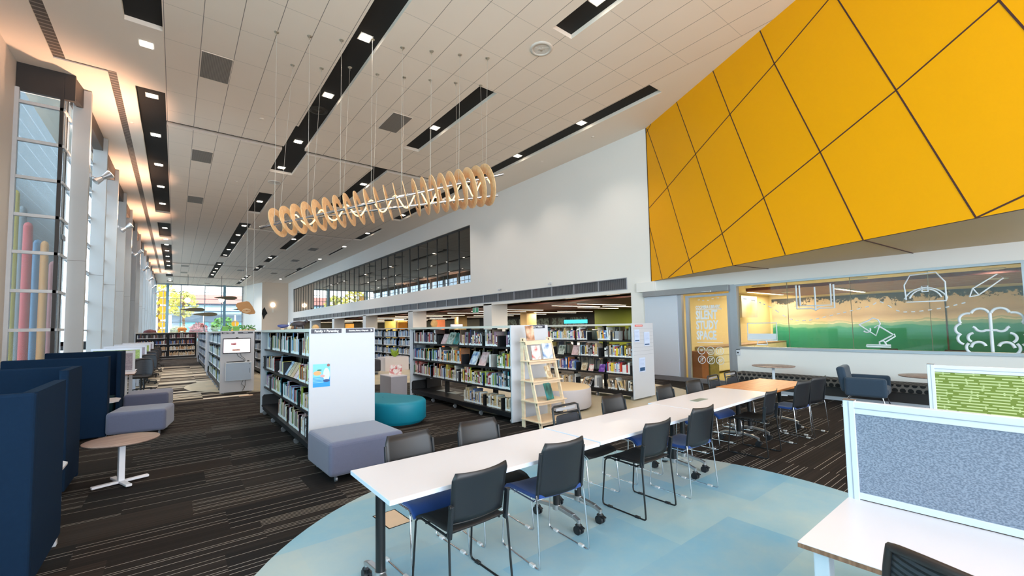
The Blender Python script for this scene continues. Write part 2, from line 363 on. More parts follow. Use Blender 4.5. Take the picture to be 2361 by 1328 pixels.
def dup(root, loc=None, rz=None, label=None, group=None):
    def cp(o, par):
        c = o.copy(); COL.objects.link(c); c.parent = par
        for k in o.children: cp(k, c)
        return c
    c = cp(root, None)
    if loc is not None: c.location = loc
    if rz is not None: c.rotation_euler = (0, 0, rz)
    if label: c['label'] = label
    if group: c['group'] = group
    return c
def text(name, s, size, m_, parent, loc, rot, sx=1.0, off=0.0, ext=.0015, align='LEFT'):
    cu = bpy.data.curves.new(name, 'FONT'); cu.body = s; cu.size = size; cu.extrude = ext; cu.offset = off; cu.align_x = align; cu.align_y = 'CENTER'
    cu.resolution_u = 2
    tmp = bpy.data.objects.new(name, cu); COL.objects.link(tmp); dg = bpy.context.evaluated_depsgraph_get(); dg.update()
    me = bpy.data.meshes.new_from_object(tmp.evaluated_get(dg)); me.name = name; bpy.data.objects.remove(tmp); bpy.data.curves.remove(cu)
    me.materials.clear(); me.materials.append(m_); o = bpy.data.objects.new(name, me); COL.objects.link(o); o.parent = parent
    o.location = loc; o.rotation_euler = rot; o.scale = (sx, 1, 1); return o
FX = (radians(90), 0, radians(-90))   # text on a wall facing -x
FY = (radians(90), 0, 0)              # text on a face facing -y
ORD = 'first second third fourth fifth sixth seventh eighth ninth tenth eleventh twelfth thirteenth fourteenth fifteenth sixteenth seventeenth eighteenth nineteenth twentieth'.split()
def ordn(i):
    if i < 20: return ORD[i]
    t = {2:'twenty', 3:'thirty', 4:'forty', 5:'fifty', 6:'sixty', 7:'seventy', 8:'eighty'}[(i+1)//10]
    return t+'-'+ORD[(i+1) % 10-1] if (i+1) % 10 else t[:-1]+'ieth'
NUM = ['one','two','three','four','five','six','seven','eight','nine','ten','eleven','twelve']
# ------------------------------------------------------------------ the setting
HC = 8.0
fl = MB(); fl.box(-3.2, -6.2, -.12, 30, 72, 0); floor = struct(fl.build('floor', CARP))
def disc(cx, cy, r, z, m_, name='vinyl_inlay', n=96, rx=1.0):
    b = MB(); b.prism([(cx+r*rx*cos(2*pi*i/n), cy+r*sin(2*pi*i/n)) for i in range(n)], .0005, z); return b.build(name, m_, floor)
disc(2.68, 2.05, 2.66, .004, VBLUE, rx=1.0)['label'] = 'blue green vinyl circle under the long tables'
disc(7.8, 7.5, 2.95, .004, VBEI)['label'] = 'beige vinyl circle around the middle shelves'
disc(6.6, 16.2, 3.7, .004, VBEI)['label'] = 'beige vinyl circle behind the teal ottoman'
disc(3.0, 16.6, 2.75, .005, VBEI)['label'] = 'beige vinyl circle below the shelf with the screen'
b = MB(); b.box(11.9, -6, .0005, 20.3, 7.6, .004); b.build('vinyl_inlay', VOLI, floor)
b = MB(); b.box(-.1, -.16, 0, .1, .16, .0055); hb = b.build('floor_box_lid', [mat('sand_lid', (222,190,160), .5)], None, loc=(1.56, 3.75, 0))
hb.rotation_euler = (0, 0, radians(3)); tag(hb, 'small beige floor box lid set in the blue vinyl near the first table', 'floor box')
bb = MB()
for y0, y1, x0, x1 in ((-.17,-.16,-.11,.11), (.16,.17,-.11,.11), (-.17,.17,-.11,-.1), (-.17,.17,.1,.11)): bb.box(x0, y0, 0, x1, y1, .006)
bb.build('rim', BLACK, hb)
b = MB(); b.box(-.16, -.09, 0, .16, .09, .006); hb2 = b.build('floor_box_lid', MAT['sand_lid'], None, loc=(1.51, 13.35, 0)); tag(hb2, 'small beige floor box lid beside the end of the family shelf, near the striped carpet', 'floor box')

# ceiling with recessed black strips
holes = [(-.93,-.33,-6,11.18),(-.93,-.33,14.1,28.6),(-.93,-.33,31.2,35.9),(-.93,-.33,38.75,54.9),(-.93,-.33,58.4,61.3),(-.93,-.33,65.7,67.5),
 (2.88,3.46,-6,14.1),(2.80,3.46,14.1,16.05),(2.80,3.60,16.05,18.8),(2.88,3.46,21.95,26.1),(2.82,3.44,28.8,43.3),(2.82,3.44,46.4,61.2),(2.88,3.46,66.8,68),
 (6.17,6.74,-6,6.22),(6.15,6.72,8.95,13.7),(6.0,6.6,16.1,22.75),(6.2,6.75,30.1,37.1),(6.2,6.75,40.05,44.75),(6.2,6.75,46.7,51.95),(6.2,6.7,55.6,67.5),
 (9.72,10.3,6.25,23.4),(10.0,10.3,25.8,27.15),(9.72,10.3,27.15,30.2),(10.0,10.3,33.6,37.9),(10.0,10.3,41.4,46.6),(9.72,10.3,46.6,49.0),(10.0,10.3,49.0,56),
 (-.33,8.57,15.95,16.25),(3.44,9.75,29.9,30.4),(-.33,9.75,48.4,49.2),(-.33,6.3,60.1,61.0),
 (-2.31,-2.10,-6,13.72),(-2.31,-1.24,13.62,13.72),(-1.40,-1.24,13.72,57.5)]
SLOTS = holes[-3:]
xs = sorted({-3.2, 12.0}|{h[0] for h in holes}|{h[1] for h in holes}); ys = sorted({-6.2, 72.0}|{h[2] for h in holes}|{h[3] for h in holes})
def inh(x, y):
    for i, h in enumerate(holes):
        if h[0] < x < h[1] and h[2] < y < h[3]: return 2 if i >= len(holes)-3 else 1
    return 0
cell = [[inh((xs[i]+xs[i+1])/2, (ys[j]+ys[j+1])/2) for j in range(len(ys)-1)] for i in range(len(xs)-1)]
c1 = MB(); H1, H2 = .10, .03
for i in range(len(xs)-1):
    j = 0
    while j < len(ys)-1:
        k = j
        while k+1 < len(ys)-1 and cell[i][k+1] == cell[i][j]: k += 1
        t = cell[i][j]; z = HC+(0, H1, H2)[t]; a, d = ys[j], ys[k+1]
        c1.add([(xs[i],a,z),(xs[i+1],a,z),(xs[i+1],d,z),(xs[i],d,z)], [(0,3,2,1)] , (0 if (xs[i] >= -.34 and xs[i+1] <= 9.76) else 3, 1, 2)[t])
        j = k+1
    if i:
        for j in range(len(ys)-1):
            p, q = cell[i-1][j], cell[i][j]
            if p != q:
                z0, z1 = HC+(0,H1,H2)[p], HC+(0,H1,H2)[q]; x = xs[i]
                c1.add([(x,ys[j],z0),(x,ys[j+1],z0),(x,ys[j+1],z1),(x,ys[j],z1)], [(0,1,2,3)], 3)
for i in range(len(xs)-1):
    for j in range(1, len(ys)-1):
        p, q = cell[i][j-1], cell[i][j]
        if p != q:
            z0, z1 = HC+(0,H1,H2)[p], HC+(0,H1,H2)[q]; y = ys[j]
            c1.add([(xs[i],y,z0),(xs[i+1],y,z0),(xs[i+1],y,z1),(xs[i],y,z1)], [(0,1,2,3)], 3)
c1.box(-3.4, -6.4, 8.42, 12.2, 72, 8.5, 3)
ceil_o = struct(c1.build('ceiling', [CEIL, BLACK, VENTX, PLAST]))

# left wall, then saw-tooth facade
b = MB(); b.box(-3.25, -6.2, 0, -3.0, -2, 8); b.box(-3.25, -2, 0, -3, 10, .8); b.box(-3.25, -2, 7.3, -3, 10, 8); b.box(-3.25, 10, 0, -3.0, 14.5, 8)
struct(b.build('wall_left', [mat('warm_side_wall', (206,196,186), .7, var=.02, scale=.6)]))
b = MB(); b.box(-3.12, -2, .8, -3.10, 10, 7.3); struct(b.build('window_3', GLASST))
b = MB(); b.box(-2.05, 14.38, 7.96, -2.0, 70, 8.0)
# window 1: faces the hall end-on, plus the glazed return
win = MB(); win.box(-2.94, 14.44, .0, -2.26, 14.452, 7.32); win.box(-2.21, 14.5, 0, -2.198, 15.05, 7.5); w1 = struct(win.build('window_1', GLASSM))
fr = MB()
for z in (.05,.94,1.82,2.71,3.6,4.46,5.33,6.2,7.09): fr.box(-2.97, 14.38, z-.035, -2.22, 14.47, z+.035); fr.bar((-2.22,14.42,z), (-2.19,15.08,z), .07, .06)
fr.box(-3.0, 14.36, 0, -2.93, 14.48, 7.4); fr.build('transom_frame', mat('pale_grey_frame', (196,200,204), .45, .2), w1)
fr = MB(); fr.box(-2.275, 14.38, 0, -2.215, 14.50, 7.9); fr.box(-2.22, 14.74, 0, -2.19, 14.78, 7.6); fr.box(-2.99, 14.40, 7.36, -2.03, 14.5, 8); fr.bar((-2.12,14.45,7.75),(-2.03,15.1,7.75),.12,.5)
fr.build('dark_corner_post', mat('dark_frame', (44,42,42), .5), w1)
fr = MB(); fr.box(-2.19, 14.6, 4.0, -2.18, 15.0, 4.12); fr.build('small_vent_plate', mat('grey_plate', (120,126,132), .4), w1)
CONC = mat('grey_fin_panel', (176,178,178), .5, var=.05, scale=1.2); HEAD = mat('bronze_head', (96,86,80), .6)
fins_y = [15.1+3.4*k for k in range(16)]
for k, y in enumerate(fins_y):
    f_ = MB(); f_.box(-2.16, y, 0, -1.83, y+.16, 7.98); f_.box(-1.84, y+.001, 0, -1.825, y+.159, 7.98)
    o = struct(f_.build('trim_%d' % (k+1), [CONC], bevel=.012)); j_ = MB(); j_.box(-2.162, y-.002, 3.55, -1.828, y, 3.558); j_.build('panel_joint', HEAD, o)
    if y+3.4 < 70:
        y1 = y+3.4
        g_ = MB(); g_.box(-2.225, y+.16, 0, -2.215, y1, 7.6); wo = struct(g_.build('window_%d' % (k+4), GLASSF))
        t_ = MB()
        for z in (.05,.94,1.82,2.71,3.6,4.46,5.33,6.2,7.09): t_.bar((-2.21,y+.16,z), (-2.19,y1,z), .10, .05)
        for q in (.25, .5, .75): t_.box(-2.24, y+3.4*q-.02, 0, -2.19, y+3.4*q+.02, 7.6)
        t_.build('transom_frame', MAT['pale_grey_frame'], wo)
        h_ = MB(); h_.bar((-2.12,y+.1,7.78),(-2.04,y1,7.78), .22, .44); h_.build('window_head', HEAD, wo)
# far glass wall (y = 70)
g_ = MB(); g_.box(-2.3, 70, 0, 7.4, 70.02, 8); wf = struct(g_.build('window_2', GLASSC))
t_ = MB(); tk = MB()
for x in (-2.3, -.75, .5, 3.05, 4.9, 7.3): t_.box(x-.05, 69.88, 0, x+.05, 70.05, 8)
tk.box(5.05, 69.3, 0, 5.35, 69.6, 8); tk.box(-1.0, 69.3, 0, -.72, 69.6, 8)
for z in (.0, 1.0, 2.0, 3.05, 4.1, 5.1, 6.1, 7.0): t_.box(-2.3, 69.95, z-.03, 7.4, 70.05, z+.03)
t_.box(-2.3, 69.85, 7.86, 7.4, 70.05, 8.0)
t_.build('mullion_grid', mat('slate_mullion', (140,152,160), .4, .1), wf); tk.build('round_post', mat('blue_grey_post', (120,156,172), .5), wf)
# end walls
b = MB(); b.add([(7.35,70.2,0),(8.75,63.0,0),(8.75,63.0,8),(7.35,70.2,8)], [(0,1,2,3)]); b.add([(7.5,70.2,0),(8.95,63.1,0),(8.95,63.1,8),(7.5,70.2,8)], [(3,2,1,0)]); b.add([(7.35,70.2,0),(7.5,70.2,0),(7.5,70.2,8),(7.35,70.2,8)], [(0,1,2,3)])
struct(b.build('wall_splay', WHITE))
b = MB(); b.box(8.75, 63, 0, 11.8, 63.2, 8); struct(b.build('wall_front', WARMW))
b = MB(); b.box(-3.2, -6.4, 0, 12, -6.2, .3); b.box(-3.2, -6.4, 7.6, 12, -6.2, 8.2); b.box(-3.2, -6.4, 0, -2.2, -6.2, 8); b.box(11.2, -6.4, 0, 21, -6.2, 8); struct(b.build('wall_back', WHITE))
# right wall of the hall (x = 11.8)
b = MB(); X0, X1 = 11.8, 12.05
b.box(X0, 8.03, 2.74, X1, 63.1, 2.88); b.box(X0, 8.03, 3.24, X1, 63.1, 4.0); b.box(X0, 8.03, 6.96, X1, 63.1, 8.02)
b.box(X0, 8.03, 4.0, X1, 18.24, 6.96); b.box(X0, 59.95, 4.0, X1, 63.1, 6.96); b.box(X0, 8.03, 2.88, X1, 8.72, 3.24); b.box(X0, 59.75, 2.88, X1, 63.1, 3.24)
b.box(X0, -6.2, 3.04, X1, 8.03, 8.02); b.box(X0, -6.2, 2.70, X1, 8.03, 3.04)
b.box(X0, -6.2, 0, X1, 5.28, 1.02); b.box(X0, -6.2, 1.02, X1, .25, 2.7); b.box(X0, 5.26, 0, X1, 5.36, 2.7)
b.box(X0, 8.03, 0, X1+.5, 8.56, 2.74)
wr = struct(b.build('wall_right', WHITE))
b = MB(); b.box(11.76, 6.92, .13, 11.83, 8.03, 2.56); b.box(11.76, 6.92, 2.56, 11.83, 8.03, 2.70, 0); struct(b.build('wall_panel', GREYW)) 
b = MB(); b.box(11.83, 6.92, 0, 11.99, 8.05, 2.7); b.box(11.93, 59.7, 2.86, 12.0, 60, 3.26); b.build('backing', WHITE, wr)
b = MB(); b.box(11.74, 5.40, 0, 11.80, 8.03, .12); b.box(11.775, -6.2, 0, 11.8, 5.3, .10); struct(b.build('baseboard_right', mat('grey_baseboard', (116,114,118), .5)))
v = MB(); v.box(11.83, 8.72, 2.88, 11.86, 59.75, 3.24); vo = struct(v.build('trim_30', VENTG)); v = MB(); y = 8.72
while y < 59.8: v.box(11.79, y-.02, 2.88, 11.83, y+.02, 3.24); y += 1.2
v.box(11.79, 8.70, 2.86, 11.83, 59.8, 2.885); v.box(11.79, 8.70, 3.235, 11.83, 59.8, 3.26); v.build('grille_frame', mat('grille_frame_grey', (150,150,156), .4, .3), vo)
for k, y in enumerate((16.45, 24.99, 33.46, 41.95, 50.5, 59)):
    b = MB(); b.box(11.8, y, 0, 12.75, y+.68, 2.8); struct(b.build('trim_%d' % (31+k), [mat('column_white', (222,220,218), .55, var=.01)]))
# upper interior window and corridor behind it
g_ = MB(); g_.box(11.90, 18.24, 4.0, 11.915, 59.95, 6.96); wu = struct(g_.build('window_20', GLASSD)); t_ = MB(); y = 18.26
while y < 60: t_.box(11.87, y-.022, 4.0, 11.95, y+.022, 6.96); y += 1.22
t_.box(11.87, 18.24, 6.86, 11.95, 59.95, 6.96); t_.build('mullion', mat('black_mullion', (30,32,32), .4), wu)
b = MB(); b.box(11.99, 18.0, 3.9, 15.5, 61, 4.0); b.box(15.5, 18, 3.9, 15.6, 61, 7.2); b.box(11.99, 18, 7.1, 15.5, 61, 7.2); b.box(11.99, 17.9, 3.9, 15.6, 18, 7.2); b.box(11.99, 61, 3.9, 15.6, 61.1, 7.2)
struct(b.build('wall_upper_corridor', mat('corridor_grey', (104,108,102), .8)))
# study room glazing and door
g_ = MB(); g_.box(11.86, .31, 1.06, 11.87, 5.2, 2.66); ws = struct(g_.build('window_21', GLASSC))
t_ = MB(); t_.box(11.77, .25, 1.0, 11.93, 5.28, 1.06); t_.box(11.77, .25, 2.66, 11.93, 5.28, 2.71); t_.box(11.772, .22, 1.055, 11.928, .31, 2.665); t_.box(11.772, 5.2, 1.055, 11.928, 5.26, 2.665)
t_.build('window_frame', ALU, ws); t_ = MB()
for y in (1.52, 2.78, 4.03): t_.box(11.855, y-.004, 1.06, 11.875, y+.004, 2.66)
t_.build('glass_joint', mat('joint_grey', (120,118,100), .5), ws)
dr = MB(); dr.box(11.845, 5.46, .10, 11.855, 6.62, 2.46); d1 = struct(dr.build('door_1', GLASSC))
t_ = MB(); t_.box(11.80, 5.38, 0, 11.89, 5.47, 2.5); t_.box(11.80, 6.58, 0, 11.89, 6.67, 2.5); t_.box(11.803, 5.46, 2.44, 11.887, 6.59, 2.498); t_.box(11.803, 5.46, .002, 11.887, 6.59, .12)
t_.box(11.78, 5.26, 0, 11.93, 5.40, 2.72); t_.box(11.80, 6.80, 0, 11.93, 6.92, 2.56); t_.build('door_frame', ALU, d1)
t_ = MB(); t_.box(11.66, 5.36, 2.55, 11.86, 8.03, 2.72); t_.build('sliding_track_cover', mat('track_grey', (150,148,148), .4, .5), d1, bevel=.01)
t_ = MB(); t_.box(11.64, 5.82, 2.555, 11.68, 6.10, 2.60); t_.build('motion_sensor', mat('sensor_silver', (210,212,216), .2, .6), d1, bevel=.01)
# lettering and icons on the door
LC = FROST
text('door_lettering', 'COOMERA LIBRARY', .125, LC, d1, (11.835, 6.38, 2.145), FX, .62, .006)
text('door_lettering', 'SILENT', .335, LC, d1, (11.835, 6.385, 1.915), FX, .60, .013)
text('door_lettering', 'STUDY', .335, LC, d1, (11.835, 6.385, 1.63), FX, .60, .013)
text('door_lettering', 'SPACE', .335, LC, d1, (11.835, 6.385, 1.34), FX, .60, .013)
b = MB(); b.box(11.833, 5.64, 2.07, 11.837, 6.38, 2.09); b.box(11.833, 5.64, 1.14, 11.837, 6.38, 1.155); b.build('lettering_rule', LC, d1)
def ring(mb, y, z, r, t, x=11.835, n=28):
    mb.tube([(x, y+r*cos(2*pi*i/n), z+r*sin(2*pi*i/n)) for i in range(n)], t, 6, closed=True)
def stroke(mb, pts, t=.008, x=11.835): mb.tube([(x, a, c) for a, c in pts], t, 6)
def arc(cy, cz, r, a0, a1, n=10): return [(cy+r*cos(radians(a0+(a1-a0)*i/n)), cz+r*sin(radians(a0+(a1-a0)*i/n))) for i in range(n+1)]
for r_, z in enumerate((.92, .655)):
    for c_, y in enumerate((6.26, 6.0, 5.74)):
        b = MB(); ring(b, y, z, .105, .009)
        if r_ == 0 and c_ == 0:
            for q in (.02, .045, .07): stroke(b, arc(y, z-.04, q, 45, 135))
        elif r_ == 0 and c_ == 1: stroke(b, [(y-.05,z+.03),(y+.05,z+.03),(y+.05,z-.05),(y-.05,z-.05),(y-.05,z+.03)]); stroke(b, [(y-.05,z),(y+.05,z)])
        elif r_ == 0: stroke(b, arc(y, z+.02, .035, -60, 200)); stroke(b, arc(y, z-.03, .035, 120, 380))
        else:
            if c_ == 0: stroke(b, [(y-.02,z+.05),(y-.02,z-.05),(y+.03,z-.05),(y+.03,z+.05),(y-.02,z+.05)])
            elif c_ == 1: stroke(b, [(y-.035,z+.055),(y-.035,z-.055),(y+.035,z-.055),(y+.035,z+.055),(y-.035,z+.055)])
            else: stroke(b, [(y-.06,z+.02),(y+.06,z+.02)]); stroke(b, arc(y, z+.02, .055, 180, 360))
            stroke(b, [(y-.074,z+.074),(y+.074,z-.074)])
        b.build('round_icon_decal', LC, d1)
def decal(name, segs, t=.018):
    b = MB()
    for s_ in segs: stroke(b, s_, t, 11.852)
    return b.build(name, LC, ws)
def box2(y0, y1, z0, z1): return [(y0,z0),(y1,z0),(y1,z1),(y0,z1),(y0,z0)]
decal('monitor_decal', [box2(4.99,4.30,1.23,1.67), [(4.74,1.23),(4.78,1.12),(4.52,1.12),(4.56,1.23)]], .016)
b = MB(); b.box(11.853, 4.32, 1.25, 11.856, 4.97, 1.40); b.build('monitor_decal_fill', FROST, ws)
decal('open_book_decal', [[(3.83,2.57),(3.83,2.0),(3.52,2.0),(3.45,1.95),(3.38,2.0),(3.08,1.99),(3.08,2.53)], [(3.76,2.56),(3.76,2.07),(3.45,2.06),(3.14,2.06),(3.14,2.55)], [(3.45,2.50),(3.45,1.96)]], .018)
decal('desk_lamp_decal', [[(2.55,1.12),(2.55,1.16),(2.15,1.16),(2.15,1.12),(2.55,1.12)], [(2.33,1.16),(2.33,1.23),(2.26,1.25),(2.22,1.17)], [(2.31,1.24),(2.13,1.36),(2.10,1.38),(2.34,1.58),(2.40,1.53)], [(2.25,1.21),(2.07,1.35),(2.09,1.40)], [(2.66,1.60),(2.47,1.70),(2.42,1.74),(2.33,1.70),(2.30,1.62),(2.38,1.36),(2.66,1.60)], arc(2.53,1.49,.06,150,330)], .015)
decal('headphones_decal', [arc(1.575,2.0,.33,20,160)+[(1.28,2.05),(1.86,2.05)], arc(1.575,2.06,.24,15,165), [(1.86,2.10),(1.88,2.4),(1.78,2.60),(1.40,2.62),(1.28,2.42),(1.28,2.06)], [(1.62,2.25),(1.62,2.36),(1.53,2.36),(1.53,2.25),(1.62,2.25)]], .014)
decal('pencil_decal', [[(.97,2.10),(.92,2.26),(.60,2.50),(.53,2.42),(.85,2.13),(.97,2.10)], [(.92,2.26),(.85,2.13)]], .012)
lob = [(.855,1.76,.115,165,15),(1.01,1.67,.12,105,-35),(1.08,1.49,.11,75,-60),(1.05,1.31,.115,55,-70),(.94,1.14,.12,45,-55)]
lf = [arc(*q) for q in lob]+[[(.73,1.47)]+arc(.85,1.53,.08,230,330)+arc(.985,1.47,.07,150,60)[:5], arc(.94,1.33,.09,80,-60), [(1.0,1.15)]+arc(.90,1.16,.09,30,170)]
decal('brain_decal', lf+[[(.73,1.07),(.73,1.80)]]+[[(1.46-y, z) for y, z in q] for q in lf if True], .024)
dsh = [(5.1,2.33),(4.9,2.29),(4.7,2.22),(4.5,2.12),(4.34,2.02),(4.18,1.88),(4.03,1.78),(3.9,1.72),(3.62,1.71),(3.35,1.77),(3.07,1.84),(2.71,1.93),(2.42,2.01),(2.3,2.10),(2.18,2.03),(2.05,1.9),(1.94,1.85),(1.7,1.85),(1.32,1.91),(.99,2.01)]
segs = []
for a_, c_ in zip(dsh, dsh[1:]):
    L_ = math.dist(a_, c_); k = max(1, int(L_/.11))
    for i in range(k):
        t0, t1 = (i+.2)/k, (i+.65)/k; segs.append([(a_[0]+(c_[0]-a_[0])*t0, a_[1]+(c_[1]-a_[1])*t0), (a_[0]+(c_[0]-a_[0])*t1, a_[1]+(c_[1]-a_[1])*t1)])
decal('dashed_trail_decal', segs, .013)
segs = [[(y, 2.36+.03*sin(y*9)), (y-.05, 2.36+.03*sin(y*9))] for y in (6.30, 6.17, 6.03, 5.90, 5.75)]
b = MB()
for s_ in segs: stroke(b, s_, .012)
b.build('dashed_trail_decal', LC, d1)
# study room interior
b = MB(); b.box(20.3, -6, 0, 20.4, 7.6, 2.9); b.box(12.05, 7.6, 0, 20.4, 7.7, 2.9); b.box(12.05, -6.1, 0, 20.4, -6, 2.9); sr = struct(b.build('wall_study_room', CREAM))
b = MB(); b.box(11.99, -6, 2.84, 20.4, 7.6, 2.9); b.box(15.2, -6, 2.74, 20.1, 6.4, 2.84, 2); b.add([(15.2,-6,2.739),(15.2,6.4,2.739),(20.1,6.4,2.739),(20.1,-6,2.739)], [(0,1,2,3)], 1); so = struct(b.build('ceiling_study_room', [mat('cream_ceiling', (232,222,196), .7), SLAT, mat('maroon_edge', (92,34,28), .6)]))
b = MB(); b.box(20.27, -6, .1, 20.3, 7.5, 2.66); b.build('beach_mural', MUR, sr)
b = MB(); b.box(20.255, 2.2, .1, 20.27, 2.24, 2.66); b.build('mural_joint', mat('dark_joint', (70,56,48), .6), sr)
# yellow volume above the study room
d = Vector((-.4244, -.9055, 0)); n_ = Vector((-.9055, .4244, 0)); P0 = Vector((11.8, 7.77, 0)); LY = 15.0
def yp(s_, z, o=0.0): return tuple(P0+d*s_+n_*o+Vector((0, 0, z)))
b = MB(); b.add([yp(0,3.04), yp(LY,3.04), yp(LY,8.0), yp(0,8.0)], [(0,1,2,3)])
b.add([yp(0,3.04,-.06), yp(LY,3.04,-.06), yp(LY,3.04), yp(0,3.04)], [(0,1,2,3)], 1)
wy = struct(b.build('wall_yellow_volume', [YEL, YJ]))
Ls = [[(1.63,8),(2.35,6.19),(3.2,3.87),(3.5,3.05)], [(3.14,8),(3.64,6.63),(4.49,4.36),(4.95,3.05)], [(4.62,8),(4.94,7.06),(5.82,4.82),(6.48,3.04)], [(6.1,8),(6.32,7.37),(7.12,5.27),(7.95,3.04)],
 [(.06,7.95),(1.04,5.72),(2.04,3.04)], [(0.02,4.75),(.59,3.05)], [(7.6,8),(8.35,5.77),(9.4,3.05)], [(9.0,8),(10.9,3.05)],
 [(.02,5.38),(1.04,5.72),(2.35,6.19),(3.64,6.63),(4.94,7.06),(6.15,7.5),(7.5,8)], [(.9,3.05),(1.88,3.42),(3.2,3.87),(4.49,4.36),(5.82,4.82),(7.12,5.27),(8.35,5.77),(14,7.9)], [(7.95,3.04),(8.42,3.2),(12,4.6),(15,5.8)], [(0,7.82),(.3,8)]]
b = MB()
for l in Ls:
    for p, q in zip(l, l[1:]): b.bar(yp(*p, .002), yp(*q, .002), .006, .022, 0, tuple(n_.cross(Vector((0,0,1)))) if False else (0,0,1))
b.bar(yp(0.0,3.04,.004), yp(0,8,.004), .02, .02); b.build('panel_joint', YJ, wy)
b = MB(); b.add([yp(0,3.045,-.01), (11.8,7.77,3.045), (11.8,-6,3.045), yp(LY,3.045,-.01)], [(0,1,2,3)]); sf = struct(b.build('ceiling_soffit', SOFF))
b = MB()
for s_ in (3.5, 6.48, 9.4): p = yp(s_, 3.04); b.bar(p, (11.8, p[1]-.2, 3.04), .02, .012)
b.build('soffit_joint', YJ, sf)
b = MB(); b.box(11.7, 7.62, 2.72, 11.8, 8.28, 3.03); tag(b.build('wall_box', WHITE, bevel=.008), 'white flat box on the wall above the sliding door track beside the yellow volume', 'box')
# room beyond the columns
b = MB(); b.box(12.05, 8.03, 2.82, 30, 63, 2.9); struct(b.build('ceiling_reading_room', [mat('tan_ceiling', (196,176,140), .7)]))
b = MB(); b.box(12.9, 9.2, 2.68, 30, 62, 2.74); struct(b.build('ceiling_raft', DARKROOM))
b = MB(); b.box(29.5, 8, 0, 29.6, 63, 2.9); b.box(12, 63, 0, 30, 63.1, 2.9); b.box(12.05, 7.7, 0, 30, 7.8, 2.9); struct(b.build('wall_reading_room', mat('beige_back_wall', (206,186,150), .7)))
b = MB(); b.box(22, 8.5, 0, 22.2, 18.9, 2.68); b.box(19, 8.5, 0, 22, 8.7, 2.68); struct(b.build('wall_green', GREENW))
for k, (x, y) in enumerate(((19.2,22.6),(20,33),(17,40))): b = MB(); b.box(x, y, 0, x+.9, y+.7, 2.68); struct(b.build('trim_%d' % (50+k), [mat('timber_clad_column', (222,186,124), .6)]))
g_ = MB(); wz = MB()
for y in (24.0, 26.3, 28.6, 30.9, 33.2, 35.5): wz.box(26.8, y, .8, 26.9, y+2.0, 2.5)
b = MB(); b.box(27.0, 22, 0, 27.1, 40, 2.7); struct(b.build('wall_dark_shopfront', mat('dark_shopfront', (48,44,38), .5)))
for k, y in enumerate((24.0, 26.3, 28.6, 31, 33.3)):
    b = MB(); b.box(26.95, y, .9, 26.98, y+1.9, 2.4); struct(b.build('window_%d' % (30+k), art('lit_window_pattern', [(26,28,26),(60,66,60),(150,170,150),(40,44,40),(96,92,70)], 2.2, 5)))
# facade exterior: coloured poles, neighbour wall, ground, trees and buildings beyond the far glass
b = MB(); b.box(-60, -40, -.3, -3.3, 160, -.15); b.box(-60, 72.2, -.3, 90, 160, -.15); struct(b.build('floor_outside', mat('pale_paving', (190,188,182), .9)))
# ------------------------------------------------------------------ things outside
def pole(x, y, h, r, rgb, lab, i):
    b = MB(); b.cyl((0,0,-.15), (0,0,h), r, n=14); b.lathe([(r,h),(r*.7,h+.08),(0,h+.12)], 14)
    o = b.build('coloured_pole', mat('pole_%s' % lab.split()[1], rgb, .5), None, loc=(x, y, 0)); tag(o, lab, 'pole', 'coloured poles outside the facade')
pole(-3.55, 17.4, 5.6, .11, (222,190,80), 'tall yellow pole outside the first window, farthest left', 0)
pole(-3.62, 18.6, 5.4, .10, (120,130,136), 'tall grey pole outside the first window beside the yellow one', 0)
pole(-3.45, 18.4, 4.9, .10, (198,66,70), 'tall red pole outside the first window, between grey and blue', 0)
pole(-3.35, 19.0, 4.5, .10, (92,140,178), 'tall blue pole outside the first window right of the red one', 0)
pole(-3.12, 18.5, 4.4, .09, (232,160,90), 'tall orange pole outside the first window right of the blue one', 0)
pole(-3.05, 19.3, 3.9, .10, (216,130,130), 'tall pink pole outside the first window, farthest right', 0)
pole(-3.50, 16.4, 3.1, .10, (226,232,232), 'short white pole outside the first window', 0)
b = MB(); b.box(-.05, -1, -.15, .05, 14, 15); o = b.build('neighbour_wall', grille('pale_weatherboard', 2, .7, .03, (90,98,104), (186,190,200)), None, loc=(-5.2, 21, 0)); tag(o, 'pale grey boarded wall standing outside beyond the coloured poles', 'wall')
def tree(x, y, h, r, rgb, lab, seed):
    rr = random.Random(seed); t = thing('tree', lab, 'tree', (x, y, 0), 0, 'trees outside the far glass')
    b = MB(); b.tube([(0,0,-.2),(.1,.05,h*.3),(.0,.1,h*.6),(.1,0,h*.8)], .16, 8); b.build('trunk', mat('tree_bark', (120,96,72), .9), t)
    b = MB(); 
    for i in range(420):
        a = rr.uniform(0, 2*pi); u = rr.uniform(-1, 1); q = rr.uniform(.5, 1)**.5*r
        c = Vector((cos(a)*sqrt(1-u*u)*q, sin(a)*sqrt(1-u*u)*q, h*.68+u*q*1.1)); s_ = rr.uniform(.14, .34)
        e1 = Vector((rr.uniform(-1,1), rr.uniform(-1,1), rr.uniform(-1,1))).normalized()*s_; e2 = e1.orthogonal().normalized()*s_*.7
        b.add([c-e1, c-e2, c+e1, c+e2], [(0,1,2,3)], 0 if rr.random() < .6 else 1)
    b.build('crown', [mat('leaf_%d_%d_%d' % rgb, rgb, .8), mat('leafb_%d_%d_%d' % rgb, tuple(int(v*.75) for v in rgb), .8)], t)
tree(-1.9, 78, 9.5, 2.3, (226,214,92), 'tall yellow green tree outside at the left edge of the far glass wall', 1)
tree(.9, 81, 8.8, 1.8, (208,206,110), 'yellow green tree outside in front of the red roofed building', 2)
tree(5.6, 77.0, 3.4, 1.5, (104,160,84), 'low green bushy tree outside the right half of the far glass', 3)
tree(2.6, 74.6, 2.9, 1.0, (196,120,132), 'small tree with pink blossom outside the far glass', 4)
